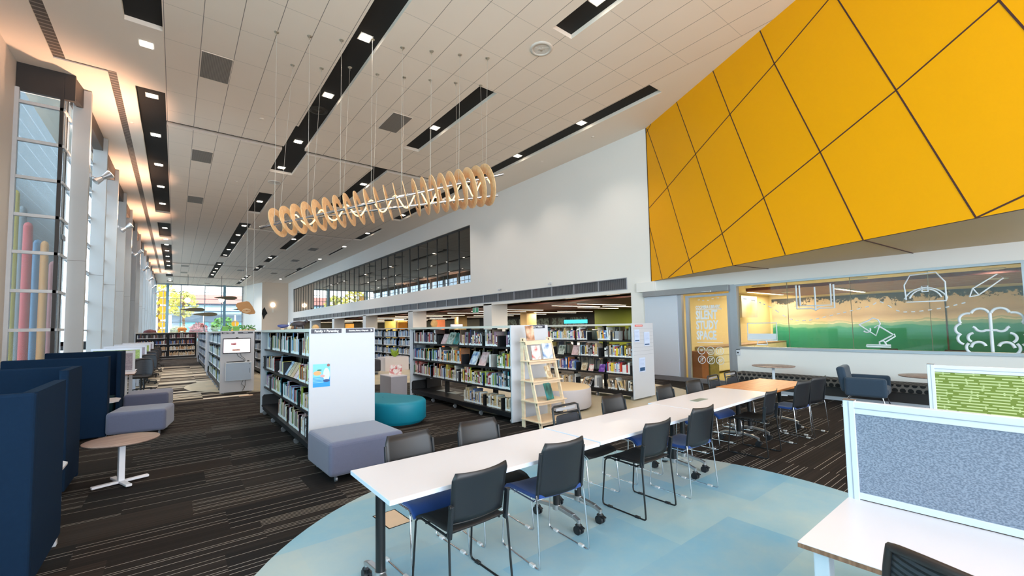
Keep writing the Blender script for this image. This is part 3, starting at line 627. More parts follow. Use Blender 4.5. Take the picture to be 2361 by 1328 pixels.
tree(.3, 75, 2.4, .9, (196,206,170), 'pale leafy shrub outside the far glass above the far bookcase', 5)
bd = thing('building', 'red and blue grey building with a strip window beyond the far glass', 'building', (3, 90, 0))
b = MB(); b.box(-3.5, 0, 0, 14, 8, 5.2); b.build('facade', mat('blue_grey_facade', (136,156,182), .6), bd)
b = MB(); b.box(-3.6, -.5, 6.6, 14, 8, 8.1); b.build('parapet', mat('brick_red_parapet', (206,136,130), .7), bd)
b = MB(); b.box(-3.5, .5, 5.2, 14, 8, 6.6); b.build('upper_wall', mat('slate_upper_wall', (130,156,186), .6), bd)
b = MB(); b.box(-2.0, -.02, 5.35, 8, .48, 6.25); b.build('strip_window', mat('pale_cyan_window', (170,212,230), .2), bd)
b = MB(); b.box(-4.5, -3, 4.55, 14, 0, 4.9); b.build('awning', mat('grey_blue_awning', (150,166,184), .5), bd)
b = MB(); b.box(-2.5, -.1, .2, 1.5, 0, 3.4); b.box(2.4, -.1, .2, 10, 0, 3.2); b.build('shop_window', mat('cyan_shop_window', (120,188,206), .2), bd)
b = MB()
for x in (-4.2, .6, 5, 9): b.box(x, -2.9, 0, x+.2, -2.7, 4.6)
b.build('awning_post', mat('white_post', (220,224,226), .5), bd)
for x, y, lab in ((-1.35, 73.2, 'tall pillar banner of orange yellow discs outside left of the blue post'), (6.85, 73.5, 'short yellow banner outside at the right end of the far glass')):
    t = thing('banner_pillar', lab, 'banner', (x, y, 0)); b = MB(); b.cyl((0,0,-.2),(0,0,7.6 if x < 0 else 3.2), .06, n=10); b.build('mast', ALU, t); b = MB()
    for k in range(7 if x < 0 else 3): b.cyl((0,-.03,.8+k*1.02), (0,.03,.8+k*1.02), .46, n=24)
    b.build('disc_panel', mat('banner_orange', (246,176,30), .5), t)

# ------------------------------------------------------------------ ceiling fittings
def mk_down(x, y, z, lab, pw=0, col=(1,.86,.70), r=.105):
    t = thing('downlight', lab, 'ceiling light', (x, y, z), 0, 'square downlights in the ceiling')
    b = MB(); b.box(-r-.03,-r-.03,-.006,r+.03,r+.03,-.0005); b.build('frame', mat('white_lamp_trim', (232,228,222), .5), t)
    b = MB(); b.box(-r,-r,-.014,r,r,-.0062); b.build('lens', LAMP, t)
    return t
def spot_at(t, pw, col, ang=110):
    d = bpy.data.lights.new('downlight_beam', 'SPOT'); d.energy = pw; d.color = col; d.spot_size = radians(ang); d.spot_blend = .8; d.shadow_soft_size = .09
    o = bpy.data.objects.new('downlight_beam', d); COL.objects.link(o); o.parent = t; o.location = (0, 0, -.06)
HZ = 8.12 if False else HC+H1
WC = (1, .87, .74)
k = 0
rows = [(-.62, [(11.9,0),(14.7,1),(17.6,1),(20.7,1),(23.8,1),(26.95,1),(33.2,1),(36.6,0),(39.46,1),(42.4,1),(45.5,1),(48.6,1),(51.7,1),(57.4,0),(63.7,0),(66.7,1)], 'in the leftmost black slot row'),
 (3.16, [(3.2,1),(6.1,1),(9.0,1),(11.9,1),(15.5,1),(18.4,1),(23.9,1),(30.0,1),(33.1,1),(36.2,1),(39.4,1),(42.4,1),(48.5,1),(52,1),(54.9,1),(57.8,1)], 'in the second black slot row'),
 (6.42, [(5.2,1),(11.9,1),(18.5,1),(32.6,1),(42,1),(49.5,1),(57.5,1),(60.5,1),(63.5,1)], 'in the third black slot row'),
 (10.0, [(8.9,1),(12.1,1),(15.2,1),(18.3,1),(22.4,1),(28,1),(33,0),(40,0),(45.5,1),(52,1),(58,0)], 'in the rightmost black slot row')]
for x, ys_, where in rows:
    for i, (y, rec) in enumerate(ys_):
        t = mk_down(x, y, HZ if rec else HC, 'square lit downlight, %s from the camera %s' % (ordn(i), where))
        spot_at(t, 150 if y < 20 else 420, WC)
vv = [(.64,12.05),(.63,18.55),(.63,24.9),(5.18,12.15),(8.35,35.4),(8.4,42),(.6,50.5),(.6,56.2),(5.2,51.5),(8.4,52.5),(8.7,15.9-4.0)]
vv = vv[:10]
for i, (x, y) in enumerate(vv):
    b = MB(); b.box(-.29,-.6,-.012,.29,.6,0,0); b.box(-.305,-.615,-.008,.305,.615,0,1)
    tag(b.build('ceiling_vent', [VENTS, PLAST], None, loc=(x, y, HC)), 'square grey grille set in the ceiling tiles, %s nearest of the grilles' % ordn(i), 'ceiling vent', 'square ceiling grilles')
def diffuser(x, y, z, lab, dark=False):
    t = thing('round_diffuser', lab, 'ceiling vent', (x, y, z), 0, 'round ceiling diffusers')
    c_ = mat('dark_diffuser', (40,38,36), .4) if dark else mat('white_diffuser', (214,206,198), .5)
    b = MB(); b.lathe([(.26,0),(.25,-.02),(.19,-.03),(.185,-.012)], 32); b.build('outer_ring', c_, t)
    b = MB(); b.lathe([(0,-.012),(.075,-.016),(.08,-.006)], 20)
    for a in range(5): b.bar((.06*cos(a*1.257),.06*sin(a*1.257),-.01), (.19*cos(a*1.257+.35),.19*sin(a*1.257+.35),-.01), .05, .012)
    b.build('vanes', c_, t); b = MB(); b.lathe([(0,-.003),(.19,-.003)], 20); b.build('throat', BLACK, t)
diffuser(6.43, 6.86, HC, 'round white swirl diffuser in a tile beside the top black slot')
diffuser(3.15, 12.9, HZ, 'dark round diffuser inside the second black slot', True)
diffuser(3.2, 20.1, HC, 'round white swirl diffuser at the end of a black slot above the disc sculpture')
for i, (x, y) in enumerate(((1.9,14.2),(-1.15,16.7),(10.9,9.2),(11.0,5.4),(1.9,20.9),(-1.1,23.0),(10.95,11.8))):
    b = MB(); b.lathe([(0,-.02),(.03,-.02),(.035,-.012),(.06,-.006),(.06,0)], 16); tag(b.build('sprinkler', PLAST, None, loc=(x, y, HC)), 'tiny round white sprinkler cap on the ceiling, %s from the camera side' % ordn(i), 'sprinkler', 'ceiling sprinkler caps')

# wall spotlights on the facade fins
def mk_wspot(x, y, z, lab):
    t = thing('wall_spotlight', lab, 'spotlight', (x, y, z), 0, 'silver twin spotlights on the facade fins'); SV = mat('spot_silver', (196,198,202), .3, .7)
    b = MB(); b.box(0,-.05,-.05,.04,.05,.05); b.build('base_plate', SV, t); b = MB(); b.tube([(.03,0,0),(.16,0,-.04),(.24,0,-.02)], .014, 8); b.tube([(.1,0,-.02),(.12,-.02,-.14),(.2,0,-.12)], .006, 6); b.build('arm', SV, t)
    b = MB(); b.cyl((.24,0,-.03),(.12,-.05,-.16), .05, .085, 20); b.build('lower_head', SV, t)
    b = MB(); b.cyl((.25,0,-.01),(.40,.02,.12), .05, .11, 20); b.build('upper_head', SV, t)
    b = MB(); b.cyl((.402,.0203,.1217),(.404,.0206,.1234), .1, .1, 20); b.build('lens', LAMPW, t)
    d = bpy.data.lights.new('uplight_beam', 'SPOT'); d.energy = 330; d.color = (1,.58,.36); d.spot_size = radians(125); d.spot_blend = .7; d.shadow_soft_size = .08
    o = bpy.data.objects.new('uplight_beam', d); COL.objects.link(o); o.parent = t; o.location = (.44,.03,.16); o.rotation_euler = (radians(180), radians(-25), 0)
for i, y in enumerate((15.1, 21.9, 28.7, 35.5, 42.3, 49.1, 55.9)):
    mk_wspot(-1.825, y-.0+.08, 5.8, 'silver twin spotlight on a facade fin, %s from the camera' % ordn(i))
# round wall lamps at the far end
for x, lab in ((10.0, 'bright round wall lamp on the beige end wall'),):
    t = thing('wall_lamp', lab, 'wall light', (x, 63, 5.1)); b = MB(); b.lathe([(0,-.30),(.2,-.22),(.30,0),(.2,.22),(0,.30)], 20); b.build('globe', LAMPW, t)
    b = MB(); b.cyl((0,0,0),(0,-.0,.02), .3, n=20); b.box(-.12,-.04,-1.0,.12,0,-.45); b.build('bracket', PLAST, t)

# ------------------------------------------------------------------ hanging sculpture of wooden rings
sc = thing('ring_sculpture', 'long hanging sculpture of pale plywood rings on two steel tubes with a glowing tube', 'hanging sculpture', (1.815, 10.32, 0), 0)
ax = Vector((.904, -.427, 0)); ay = Vector((.427, .904, 0))
def sp(s_, o_, z): return Vector((ax.x*s_+ay.x*o_, ax.y*s_+ay.y*o_, z))
zc = lambda s_: 4.06+(s_+.1)*(5.165-4.06)/4.64; rr_ = lambda s_: .315+(s_+.1)*.038
for k in range(23):
    s_ = -.1+k*4.64/22; r_ = rr_(s_)+.01; th = radians(-16+k*1.0+(6 if k > 13 else 0)); nx = (sp(cos(th), sin(th), 0).normalized()+Vector((0,0,.238))).normalized(); ny = Vector((0,0,1)).cross(nx).normalized(); nz = nx.cross(ny)
    C0 = sp(s_, 0, zc(s_)); b = MB(); n = 40; v = []
    h0 = Vector((0, 0, -.06*r_/.33)) ; ri = r_*.50
    for side in (-.007, .007):
        for i in range(n):
            a = 2*pi*i/n; v.append(C0+nx*side+ny*cos(a)*r_+nz*sin(a)*r_)
        for i in range(n):
            a = 2*pi*i/n; v.append(C0+nx*side+h0*.3+ny*cos(a)*ri+nz*sin(a)*ri*1.15)
    f = []
    for i in range(n):
        j = (i+1) % n; f += [(i,j,n+j,n+i), (2*n+i,3*n+i,3*n+j,2*n+j), (i,2*n+i,2*n+j,j), (n+i,n+j,3*n+j,3*n+i)]
    b.add(v, f); o = b.build('ring', PLYR, sc)
pA = lambda s_: sp(s_, -.17, 3.90+(s_+.4)*(5.40-3.90)/5.32); pB = lambda s_: sp(s_, .17, 4.10+(s_+.25)*(4.98-4.10)/5.1)
b = MB(); b.cyl(pA(-.40), pA(4.92), .034, n=14); b.build('steel_tube', STEEL, sc)
b = MB(); b.cyl(pB(-.22), pB(4.85), .034, n=14); b.build('steel_tube', STEEL, sc)
b = MB(); pts = []
for i in range(260):
    u = i/259; s_ = .1+u*4.5; a = u*2*pi*8.5; q = .5*rr_(s_)*.78; pts.append(sp(s_, cos(a)*q, zc(s_)-.03+sin(a)*q))
b.tube(pts, .017, 8); b.build('light_tube', LEDT, sc)
b = MB(); c2_ = MB()
for k in range(8):
    for row, (ox, oy, P) in enumerate(((1.56-1.815, 9.8-10.32, pA), (2.07-1.815, 10.84-10.32, pB))):
        x = ox+k*.583; y = oy-k*.276; zt = HC if not (2.88 < x+1.815 < 3.46) else HC+H1
        top = Vector((x, y, zt)); s_ = -.12+k*.66; bot = P(s_); b.tube([top, bot], .0035, 5); c2_.lathe([(0,-.012),(.045,-.010),(.05,0)], 14, (x, y, zt)); c2_.cyl((x,y,zt-.012),(x,y,zt-.08), .007, n=6)
b.build('suspension_wires', mat('steel_wire', (206,200,190), .4, .5), sc); c2_.build('ceiling_rose', mat('rose_nickel', (190,180,164), .3, .7), sc)

# ------------------------------------------------------------------ chairs
def shell(wb, wt, z0, z1, yb, lean, curve, nu=12, nv=8, flare=0.0, rc=.04):
    b = MB(); v = []
    for j in range(nv+1):
        t = j/nv
        for i in range(nu+1):
            u = -1+2*i/nu; z = z0+(z1-z0)*t; wd = (wb+(wt-wb)*t)/2
            if t > .92: wd -= .5*rc*((t-.92)/.08)**3
            v.append((u*wd, yb-lean*t-flare*(t**4)+curve*u*u, z+(.0 if t < 1 else flare*.6*u*u)))
    b.add(v, [(j*(nu+1)+i, j*(nu+1)+i+1, (j+1)*(nu+1)+i+1, (j+1)*(nu+1)+i) for j in range(nv) for i in range(nu)], 0, True); return b
def seat_mb(w_, y0, y1, z, drop=.05, thick=.02, nu=8, nv=10):
    b = MB(); v = []
    for j in range(nv+1):
        t = j/nv; y = y0+(y1-y0)*t
        for i in range(nu+1):
            u = -1+2*i/nu; zz = z+.008*u*u-(drop*((t-.8)/.2)**2 if t > .8 else 0)+(.012*((.15-t)/.15) if t < .15 else 0); v.append((u*w_/2*(1-.06*(1-t)), y, zz))
    b.add(v, [(j*(nu+1)+i, j*(nu+1)+i+1, (j+1)*(nu+1)+i+1, (j+1)*(nu+1)+i) for j in range(nv) for i in range(nu)], 0, True); return b
def chair(kind):
    t = thing('sled_chair', 'x', 'chair'); fm = {'black': BLKS, 'blue': STEEL, 'chromeblack': STEEL, 'mesh': STEEL}[kind]; r = .0075 if kind == 'black' else .0062
    for s_ in (-1, 1):
        x = .235*s_; p = [(x*.93,-.195,.50),(x*.95,-.205,.44),(x,-.235,.05),(x,-.235,.022),(x,-.225,.010),(x,-.205,r),(x,.20,r),(x,.22,.010),(x,.232,.022),(x,.235,.05),(x*.97,.20,.42),(x*.93,.185,.44),(x*.9,.15,.448),(x*.86,-.15,.436)]
        MB().tube(p, r, 8).build('leg', fm, t)
        for y in (-.15, .15): MB().box(x-.013, y-.025, .0, x+.013, y+.025, .02).build('floor_glide', BLKP if kind == 'black' else mat('clear_glide', (206,208,210), .3), t, bevel=.004)
    MB().tube([(-.21,.10,.435),(.21,.10,.435)], r, 8).tube([(-.2,-.12,.43),(.2,-.12,.43)], r, 8).build('crossbar', fm, t)
    if kind == 'blue': seat_mb(.44, -.20, .235, .466, .06).build('seat', BLUEF, t, solid=.030, bevel=.006)
    else: seat_mb(.43, -.20, .225, .458, .035).build('seat', BLKF, t, solid=.012)
    if kind == 'black':
        shell(.40, .43, .52, .82, -.215, .045, .035, flare=.012).build('backrest', BLKP, t, solid=.008)
        for s_ in (-1, 1):
            MB().bar((.215*s_,-.195,.44),(.214*s_,-.222,.64), .02, .034).cyl((.205*s_,-.222,.63),(.23*s_,-.222,.63), .012, n=10).build('bracket', BLKP, t, bevel=.003)
        MB().tube([(.195*u/6, -.212+.03*(u/6)**2, .513) for u in range(-6, 7)], .006, 6).build('back_rail', BLKS, t)
    elif kind in ('blue', 'chromeblack'):
        shell(.42, .40, .475, .86, -.212, .06, .032, flare=.016).build('backrest', BLKP, t, solid=.010)
        for s_ in (-1, 1): MB().bar((.212*s_,-.19,.47),(.205*s_,-.235,.80), .018, .024).build('bracket', BLKP, t, bevel=.004)
    else:
        shell(.37, .35, .52, .76, -.214, .04, .016).build('backrest', MESHF, t, solid=.006)
        MB().tube([(.205,-.19,.45),(.205,-.235,.70),(.197,-.262,.835),(.16,-.272,.848),(-.16,-.272,.848),(-.197,-.262,.835),(-.205,-.235,.70),(-.205,-.19,.45)], .012, 8).tube([(-.19,-.252,.775),(.19,-.252,.775)], .009, 8).tube([(-.19,-.21,.515),(.19,-.21,.515)], .009, 8).build('back_frame', BLKP, t)
        MB().box(-.15,-.262,.80,.15,-.256,.828).build('handle_plate', ALU, t)
    return t
protos = {}; gN = 'chairs along the long row of tables'
def put(kind, x, y, rz, lab):
    if kind not in protos: o = protos[kind] = chair(kind)
    else: o = dup(protos[kind])
    o.location = (x, y, 0); o.rotation_euler = (0, 0, rz); o['label'] = lab; o['group'] = gN
NY = 2.50
put('black', 1.52, NY, radians(2), 'black sled chair at the near end of the table row, back towards the camera')
put('blue', 2.27, NY+.01, radians(-4), 'chrome sled chair with blue seat between the two nearest black chairs')
put('black', 3.46, NY, radians(0), 'second black sled chair along the near side of the white tables')
put('blue', 4.19, NY-.03, radians(-3), 'chrome sled chair with blue seat at the far edge of the blue vinyl circle')
put('black', 6.02, NY+.02, radians(3), 'black sled chair on the dark carpet beside the end of the white tables')
put('blue', 7.06, NY-.02, radians(-8), 'chrome sled chair with blue seat at the near side of the orange wood table')
put('chromeblack', 7.68, NY-.02, radians(-10), 'chrome sled chair with black seat at the right end of the orange wood table')
FYc = 2.985
put('blue', 1.50, FYc, pi+radians(3), 'blue seated chair tucked under the nearest table from the far side')
put('chromeblack', 2.15, FYc+.02, pi+radians(-3), 'dark seated chair on the far side of the nearest table')
put('mesh', 3.32, FYc+.04, pi+radians(2), 'mesh back chair with handle slot behind the white tables near the wooden ladder shelf')
put('blue', 4.10, FYc+.05, pi, 'blue seated chair behind the white tables in front of the pale grey ottoman')
put('blue', 5.24, FYc+.08, pi+radians(2), 'blue seated chair behind the white tables in front of the notice board panel')
put('blue', 5.98, FYc+.08, pi+radians(-2), 'blue seated chair behind the far end of the white tables')
put('mesh', 6.88, 3.20, pi+radians(4), 'mesh back chair behind the orange wood table, nearer the glass door')
put('mesh', 7.55, 3.24, pi+radians(-2), 'mesh back chair behind the orange wood table, nearer the patterned bench')

# ------------------------------------------------------------------ tables
def castor(p, t, x, y, h=.13):
    o = MB().cyl((x-.026,y,.036),(x-.006,y,.036), .036, n=18).cyl((x+.006,y,.036),(x+.026,y,.036), .036, n=18).lathe([(.012,.06),(.03,.075),(.012,.09)], 12, (x, y, 0)).cyl((x,y,.08),(x,y,h), .008, n=8).bar((x,y-.02,.07),(x-.0,y-.055,.06), .03, .01).build('castor', BLKP, p)
def ftable(x0, x1, y0, y1, lab, legs, top=TOPW, edge=EDGE, rz=0, grommet=None, group='white topped tables joined in a row'):
    cx, cy = (x0+x1)/2, (y0+y1)/2; hx, hy = (x1-x0)/2, (y1-y0)/2
    t = thing('folding_table', lab, 'table', (cx, cy, 0), rz, group)
    b = MB(); b.box(-hx,-hy,.692,hx,hy,.7185,1); b.box(-hx+.002,-hy+.002,.7185,hx-.002,hy-.002,.72,0); b.build('tabletop', [top, edge], t, bevel=.0015)
    MB().bar((legs[0]-cx,0,.665),(legs[-1]-cx,0,.665), .05, .04).build('beam', BLKS, t)
    for lx in legs:
        x = lx-cx; sg = 1 if x > 0 else -1
        l = MB().cyl((x,0,.16),(x,0,.692), .031, n=18).box(x-.04,-.2,.675,x+.04,.2,.692).build('leg', BLKS, t)
        c_ = MB(); c_.cyl((x,0,.125),(x,0,.165), .036, n=16)
        for q in (-1, 1): 
            c_.bar((x,0,.15),(x,q*.20,.128), .038, .03); c_.bar((x,q*.19,.130),(x,q*.262,.105), .034, .026); c_.cyl((x,q*.25,.075),(x,q*.25,.12), .016, n=10)
        c_.build('cast_foot', CAST, l, bevel=.004)
        for q in (-1, 1): castor(l, t, x, q*.25, .1)
    if grommet: MB().box(grommet[0]-cx-.14,grommet[1]-cy-.05,.7195,grommet[0]-cx+.14,grommet[1]-cy+.05,.7225).build('power_lid', mat('grommet_lid', (150,166,160), .35, .4), t)
    return t
ftable(.98, 2.80, 2.39, 3.08, 'white folding table nearest the camera, its black leg on the blue vinyl', [1.06, 2.62])
ftable(2.82, 4.64, 2.41, 3.10, 'white folding table second in the row, joined to the nearest one', [2.90, 4.50], rz=radians(.5))
ftable(4.65, 6.52, 2.45, 3.19, 'white folding table with a small grey power lid, last before the orange table', [4.78, 6.30], rz=radians(1.2), grommet=(5.28, 2.86))
ftable(6.54, 8.02, 2.48, 3.24, 'orange beech topped table at the far end of the white table row', [6.75, 7.8], ORANGEW, ORANGEW, radians(-1.5), group=None)

# ------------------------------------------------------------------ round tables, ottomans, booths
def rtable(x, y, z, r, lab, top=TAUPE, base='x', grp='round topped side tables'):
    t = thing('round_table', lab, 'table', (x, y, 0), radians(20), grp)
    b = MB(); b.lathe([(0,z-.018),(r-.012,z-.018),(r,z-.006),(r,z-.001),(r-.003,z),(0,z)], 56); b.build('tabletop', [top], t)
    MB().box(-.028,-.028,.03,.028,.028,z-.018).build('leg', FRAMEW if False else mat('white_powder_coat', (228,230,238), .4, var=.01), t, bevel=.006)
    b = MB(); b.bar((-.25,0,.03),(.25,0,.03), .055, .026); b.bar((0,-.25,.0301),(0,.25,.0301), .055, .026); b.build('cross_base', MAT['white_powder_coat'], t, bevel=.006)
    return t
rtable(-.45, 6.62, .50, .335, 'round taupe side table on a white cross base beside the navy booths')
rtable(10.85, 4.05, .69, .43, 'round wood topped table in front of the patterned bench near the glass door')
rtable(10.85, 1.46, .66, .43, 'round wood topped table partly hidden behind the green patterned screen')
def otto(name, lab, x0, x1, y0, y1, z, m_, rz=0, grp='blue grey box ottomans', pivot=None):
    cx, cy = (x0+x1)/2, (y0+y1)/2; t = thing(name, lab, 'ottoman', (cx, cy, 0), rz, grp); hx, hy = (x1-x0)/2, (y1-y0)/2
    MB().box(-hx,-hy,.075,hx,hy,z).build('upholstery', m_, t, bevel=.05, seg=4)
    for i, j in ((-1,-1),(1,-1),(1,1),(-1,1)):
        MB().cyl((i*(hx-.1),j*(hy-.1),.05),(i*(hx-.1),j*(hy-.1),.08), .012, n=8).cyl((i*(hx-.1)-.012,j*(hy-.1),.028),(i*(hx-.1)+.012,j*(hy-.1),.028), .028, n=14).build('castor', mat('grey_castor', (140,144,152), .3, .5), t)
    return t
otto('box_ottoman', 'large blue grey box ottoman against the family shelf end panel', 1.34, 2.22, 4.98, 5.86, .455, GREYF, radians(2))
otto('box_ottoman', 'blue grey box ottoman beside the booths, nearer the round taupe table', -.80, -.03, 9.35, 10.1, .43, GREYF, radians(-9))
otto('box_ottoman', 'blue grey box ottoman behind the other one, nearer the study desks', -.78, -.04, 11.85, 12.75, .43, GREYF, radians(-5))
# bean shaped teal ottoman
t = thing('bean_ottoman', 'teal kidney shaped ottoman on the dark carpet between two shelves', 'ottoman', (3.08, 7.82, 0)); pl = []
for i in range(72):
    a = 2*pi*i/72; dl = (a-radians(190)+pi) % (2*pi)-pi; r_ = .45+.45*cos(a-radians(112))**2-.13*math.exp(-(dl/.42)**2); pl.append((cos(a)*r_, sin(a)*r_))
b = MB()
def ringz(s_, z): return [(x*s_, y*s_, z) for x, y in pl]
rs = [ringz(.93,.03), ringz(.96,.06), ringz(1,.09), ringz(1,.36), ringz(.985,.395), ringz(.95,.415), ringz(.90,.42), ringz(.5,.424), ringz(.02,.425)]
for q in rs: b.v += q
for j in range(len(rs)-1):
    for i in range(72): b.f.append([j*72+i, j*72+(i+1) % 72, (j+1)*72+(i+1) % 72, (j+1)*72+i]); b.mi.append(0); b.sm.append(True)
b.build('upholstery', TEAL, t); MB().prism([(x*.9, y*.9) for x, y in pl], 0, .03).build('plinth', BLACK, t)
t = thing('round_ottoman', 'pale grey ottoman with sand coloured top behind the wooden ladder shelf', 'ottoman', (6.35, 6.45, 0))
b = MB(); b.lathe([(.62,.04),(.64,.07),(.64,.40),(.62,.43)], 56); b.build('upholstery', LGREY, t); b = MB(); b.lathe([(.62,.43),(.58,.45),(0,.452)], 56); b.build('top_cushion', SANDT, t); MB().cyl((0,0,0),(0,0,.04), .58, n=40).build('plinth', BLACK, t)
# booths: high felt screens
def booth(name, lab, y, facing, x1=-.72, h=1.33, wing=.95, th=.07, x0=-2.0, g='navy felt booth screens'):
    t = thing(name, lab, 'booth screen', (x1, y, 0), 0, g); s_ = facing; w_ = wing
    MB().box(x0-x1, -th/2, .05, 0, th/2, h).build('back_panel', NAVY, t, bevel=.02, seg=3)
    b = MB(); v = [(-.045, s_*th/2*.2, .05), (.005, s_*th/2*.2, .05)]
    b.prism([(0, 0), (0, s_*w_), (-th, s_*w_), (-th, 0)][::(1 if s_ > 0 else -1)], .10, h); b.build('wing_panel', NAVY, t, bevel=.022, seg=3)
    MB().box(x0-x1+.05, s_*.06 if s_ > 0 else s_*.06-.5, .12, -.12, s_*.06+.5 if s_ > 0 else s_*.06, .43).build('seat', TEALS, t, bevel=.03, seg=3)
    MB().box(-.12, s_*w_-.03, 0, -.02, s_*w_+.03, .05).build('foot', FRAMEW, t, bevel=.005)
booth('booth_screen', 'navy felt booth screen nearest the camera at the left edge', 4.13, 1, -.70)
booth('booth_screen', 'second navy felt booth screen, facing the nearest one', 7.14, -1, -.86, wing=.8)
booth('booth_screen', 'third navy felt booth screen beside the nearer low ottoman', 9.55, 1, -.84, wing=.28)
booth('booth_screen', 'navy felt booth screen farthest from the camera, beside the study desks', 12.25, -1, -.82, wing=.9, h=1.34)
for y, lab in ((5.75, 'small white table inside the nearest booth, only its corner showing'), (10.9, 'small white table inside the farther booth, only its corner showing')):
    t = thing('booth_table', lab, 'table', (-1.25, y, 0), 0, 'tables inside the booths'); MB().prism([(-.6,-.34),(.38,-.34),(.46,-.2),(.46,.2),(.38,.34),(-.6,.34)], .455, .475).build('tabletop', TOPW, t); MB().cyl((0,0,.02),(0,0,.455), .035, n=14).build('leg', BLKS, t); MB().lathe([(0,.0),(.24,.0),(.24,.01),(0,.025)], 24).build('foot_disc', BLKS, t)
# armchair
t = thing('armchair', 'slate blue armchair with chrome sled legs in front of the patterned bench', 'armchair', (10.70, 2.34, 0), pi+radians(6))
def cush(name, x0, y0, z0, x1, y1, z1, bv, m_=ARMC, rx=0):
    o = MB().box(x0-(x0+x1)/2, y0-(y0+y1)/2, z0-(z0+z1)/2, x1-(x0+x1)/2, y1-(y0+y1)/2, z1-(z0+z1)/2).build(name, m_, t, bevel=bv, loc=((x0+x1)/2, (y0+y1)/2, (z0+z1)/2), seg=4); o.rotation_euler = (rx, 0, 0); return o
cush('seat', -.30, -.26, .27, .30, .34, .42, .05); cush('backrest', -.33, -.40, .30, .33, -.26, .79, .05, rx=radians(9))
cush('armrest', -.40, -.30, .24, -.29, .33, .60, .05); cush('armrest', .29, -.30, .24, .40, .33, .60, .05)
for s_ in (-1, 1): MB().tube([(.31*s_,-.2,.28),(.33*s_,-.36,.05),(.33*s_,-.37,.02),(.33*s_,-.34,.011),(.33*s_,.26,.011),(.33*s_,.30,.02),(.33*s_,.30,.05),(.30*s_,.24,.28)], .011, 8).build('leg', STEEL, t)
# patterned bench along the study wall
t = thing('bench_seat', 'long low bench in black circle patterned fabric along the study room wall', 'bench', (11.46, 1.2, 0))
MB().box(-.32,-4.5,.27,.30,3.95,.43).build('cushion', DOTS, t, bevel=.03, seg=3); MB().box(-.27,-4.5,.07,.30,3.9,.27).build('plinth', mat('dark_plinth', (40,36,36), .7), t); MB().box(-.30,-4.5,0,-.26,3.92,.075).build('kick_strip', mat('kick_grey', (176,180,190), .5), t)
# ------------------------------------------------------------------ desks with screens
def screen(par, L, z0, z1, m_, along='y'):
    s_ = thing('desk_screen', 'x', 'x'); 
    for k_ in ('label', 'category'): del s_[k_]
    s_.parent = par
    b = MB(); b.box(-.02,-L,z0,.02,0,z0+.035); b.box(-.02,-L,z1-.065,.02,0,z1); b.box(-.022,-.052,z0-.06,.022,0,z1+.004); b.box(-.022,-L,z0-.06,.022,-L+.05,z1); b.build('screen_frame', FRAMEW, s_, bevel=.003)
    MB().box(-.012,-L+.05,z0+.035,.012,-.05,z1-.065).build('felt_panel', m_, s_); g_ = MB(); g_.box(-.0235,-.028,z0-.06,-.0225,-.024,z1); g_.box(-.0235,-L,z1-.036,-.0225,-.05,z1-.032); g_.build('groove', mat('groove_grey', (150,158,170), .5), s_); MB().box(-.023,-.053,z1+.004,.023,.001,z1+.008).build('end_cap', mat('brown_cap', (110,96,90), .5), s_)
    return s_
def wdesk(x0, y1, L, w_, lab, m_, z1=1.25, leg=True, both=True):
    t = thing('screened_desk', lab, 'desk', (x0, y1, 0), 0, None)
    for sgn in ((0, 1) if both else (0,)):
        xa, xb = (0, w_-.012) if sgn == 0 else (w_+.012, 2*w_)
        b = MB(); b.box(xa,-L,.698,xb,0,.7175,1); b.box(xa,-L,.7175,xb,0,.72,0); b.build('desktop', [TOPW, PLYEDGE], t)
        lm = MB(); xi = .12 if sgn == 0 else 2*w_-.12
        for yy in (-.06,-L+.06): MB().box(xi-.035,yy-.03,0,xi+.035,yy+.03,.66).build('leg', FRAMEW, t, bevel=.006)
        lm.box(min(xi, w_)-.04,-.09,.655,max(xi, w_),-.03,.698); lm.build('cross_rail', FRAMEW, t, bevel=.006)
    s_ = screen(t, L, .725, z1, m_); s_.location = (w_, 0, 0); return t
wdesk(2.20, .76, 1.7, .78, 'white desk with a grey blue felt screen at the bottom right corner', FELTG)
wdesk(5.07, .80, 1.7, .78, 'white desk with a green maze patterned screen behind the grey felt one', SQG)
# office chair at the near desk
def ochair(mesh_only=False):
    t = thing('office_chair', 'x', 'chair')
    b = MB(); n = 14; v = []
    for j in range(11):
        tt = j/10
        for i in range(n+1):
            u = -1+2*i/n; v.append((u*(.21+.02*sin(pi*tt))*(1-.10*tt**3), -.20-.06*tt+.06*u*u, .50+.42*tt+.03*(1-u*u)*tt**4))
    b.add(v, [(j*(n+1)+i, j*(n+1)+i+1, (j+1)*(n+1)+i+1, (j+1)*(n+1)+i) for j in range(10) for i in range(n)], 0, True)
    b.build('mesh_back', MESHG, t, solid=.004)
    ed = [v[i] for i in range(n+1)]+[v[j*(n+1)+n] for j in range(1, 11)]+[v[10*(n+1)+i] for i in range(n-1, -1, -1)]+[v[j*(n+1)] for j in range(9, 0, -1)]
    MB().tube(ed, .016, 8, closed=True).build('back_frame', BROWNB, t)
    MB().box(-.24,-.20,.44,.24,.26,.50).build('seat', BLKF, t, bevel=.03, seg=3); MB().cyl((0,0,.10),(0,0,.44), .025, n=12).bar((0,-.1,.42),(0,-.25,.56), .06, .02).build('column', BLKP, t)
    b = MB()
    for k_ in range(5): a = 2*pi*k_/5; b.bar((0,0,.10),(.28*cos(a),.28*sin(a),.075), .035, .025)
    st = b.build('star_base', BLKP, t)
    for k_ in range(5): a = 2*pi*k_/5; x, y = .28*cos(a), .28*sin(a); MB().cyl((x-.02,y,.028),(x+.02,y,.028), .028, n=12).cyl((x,y,.03),(x,y,.075), .008, n=6).build('castor', BLKP, st)
    return t
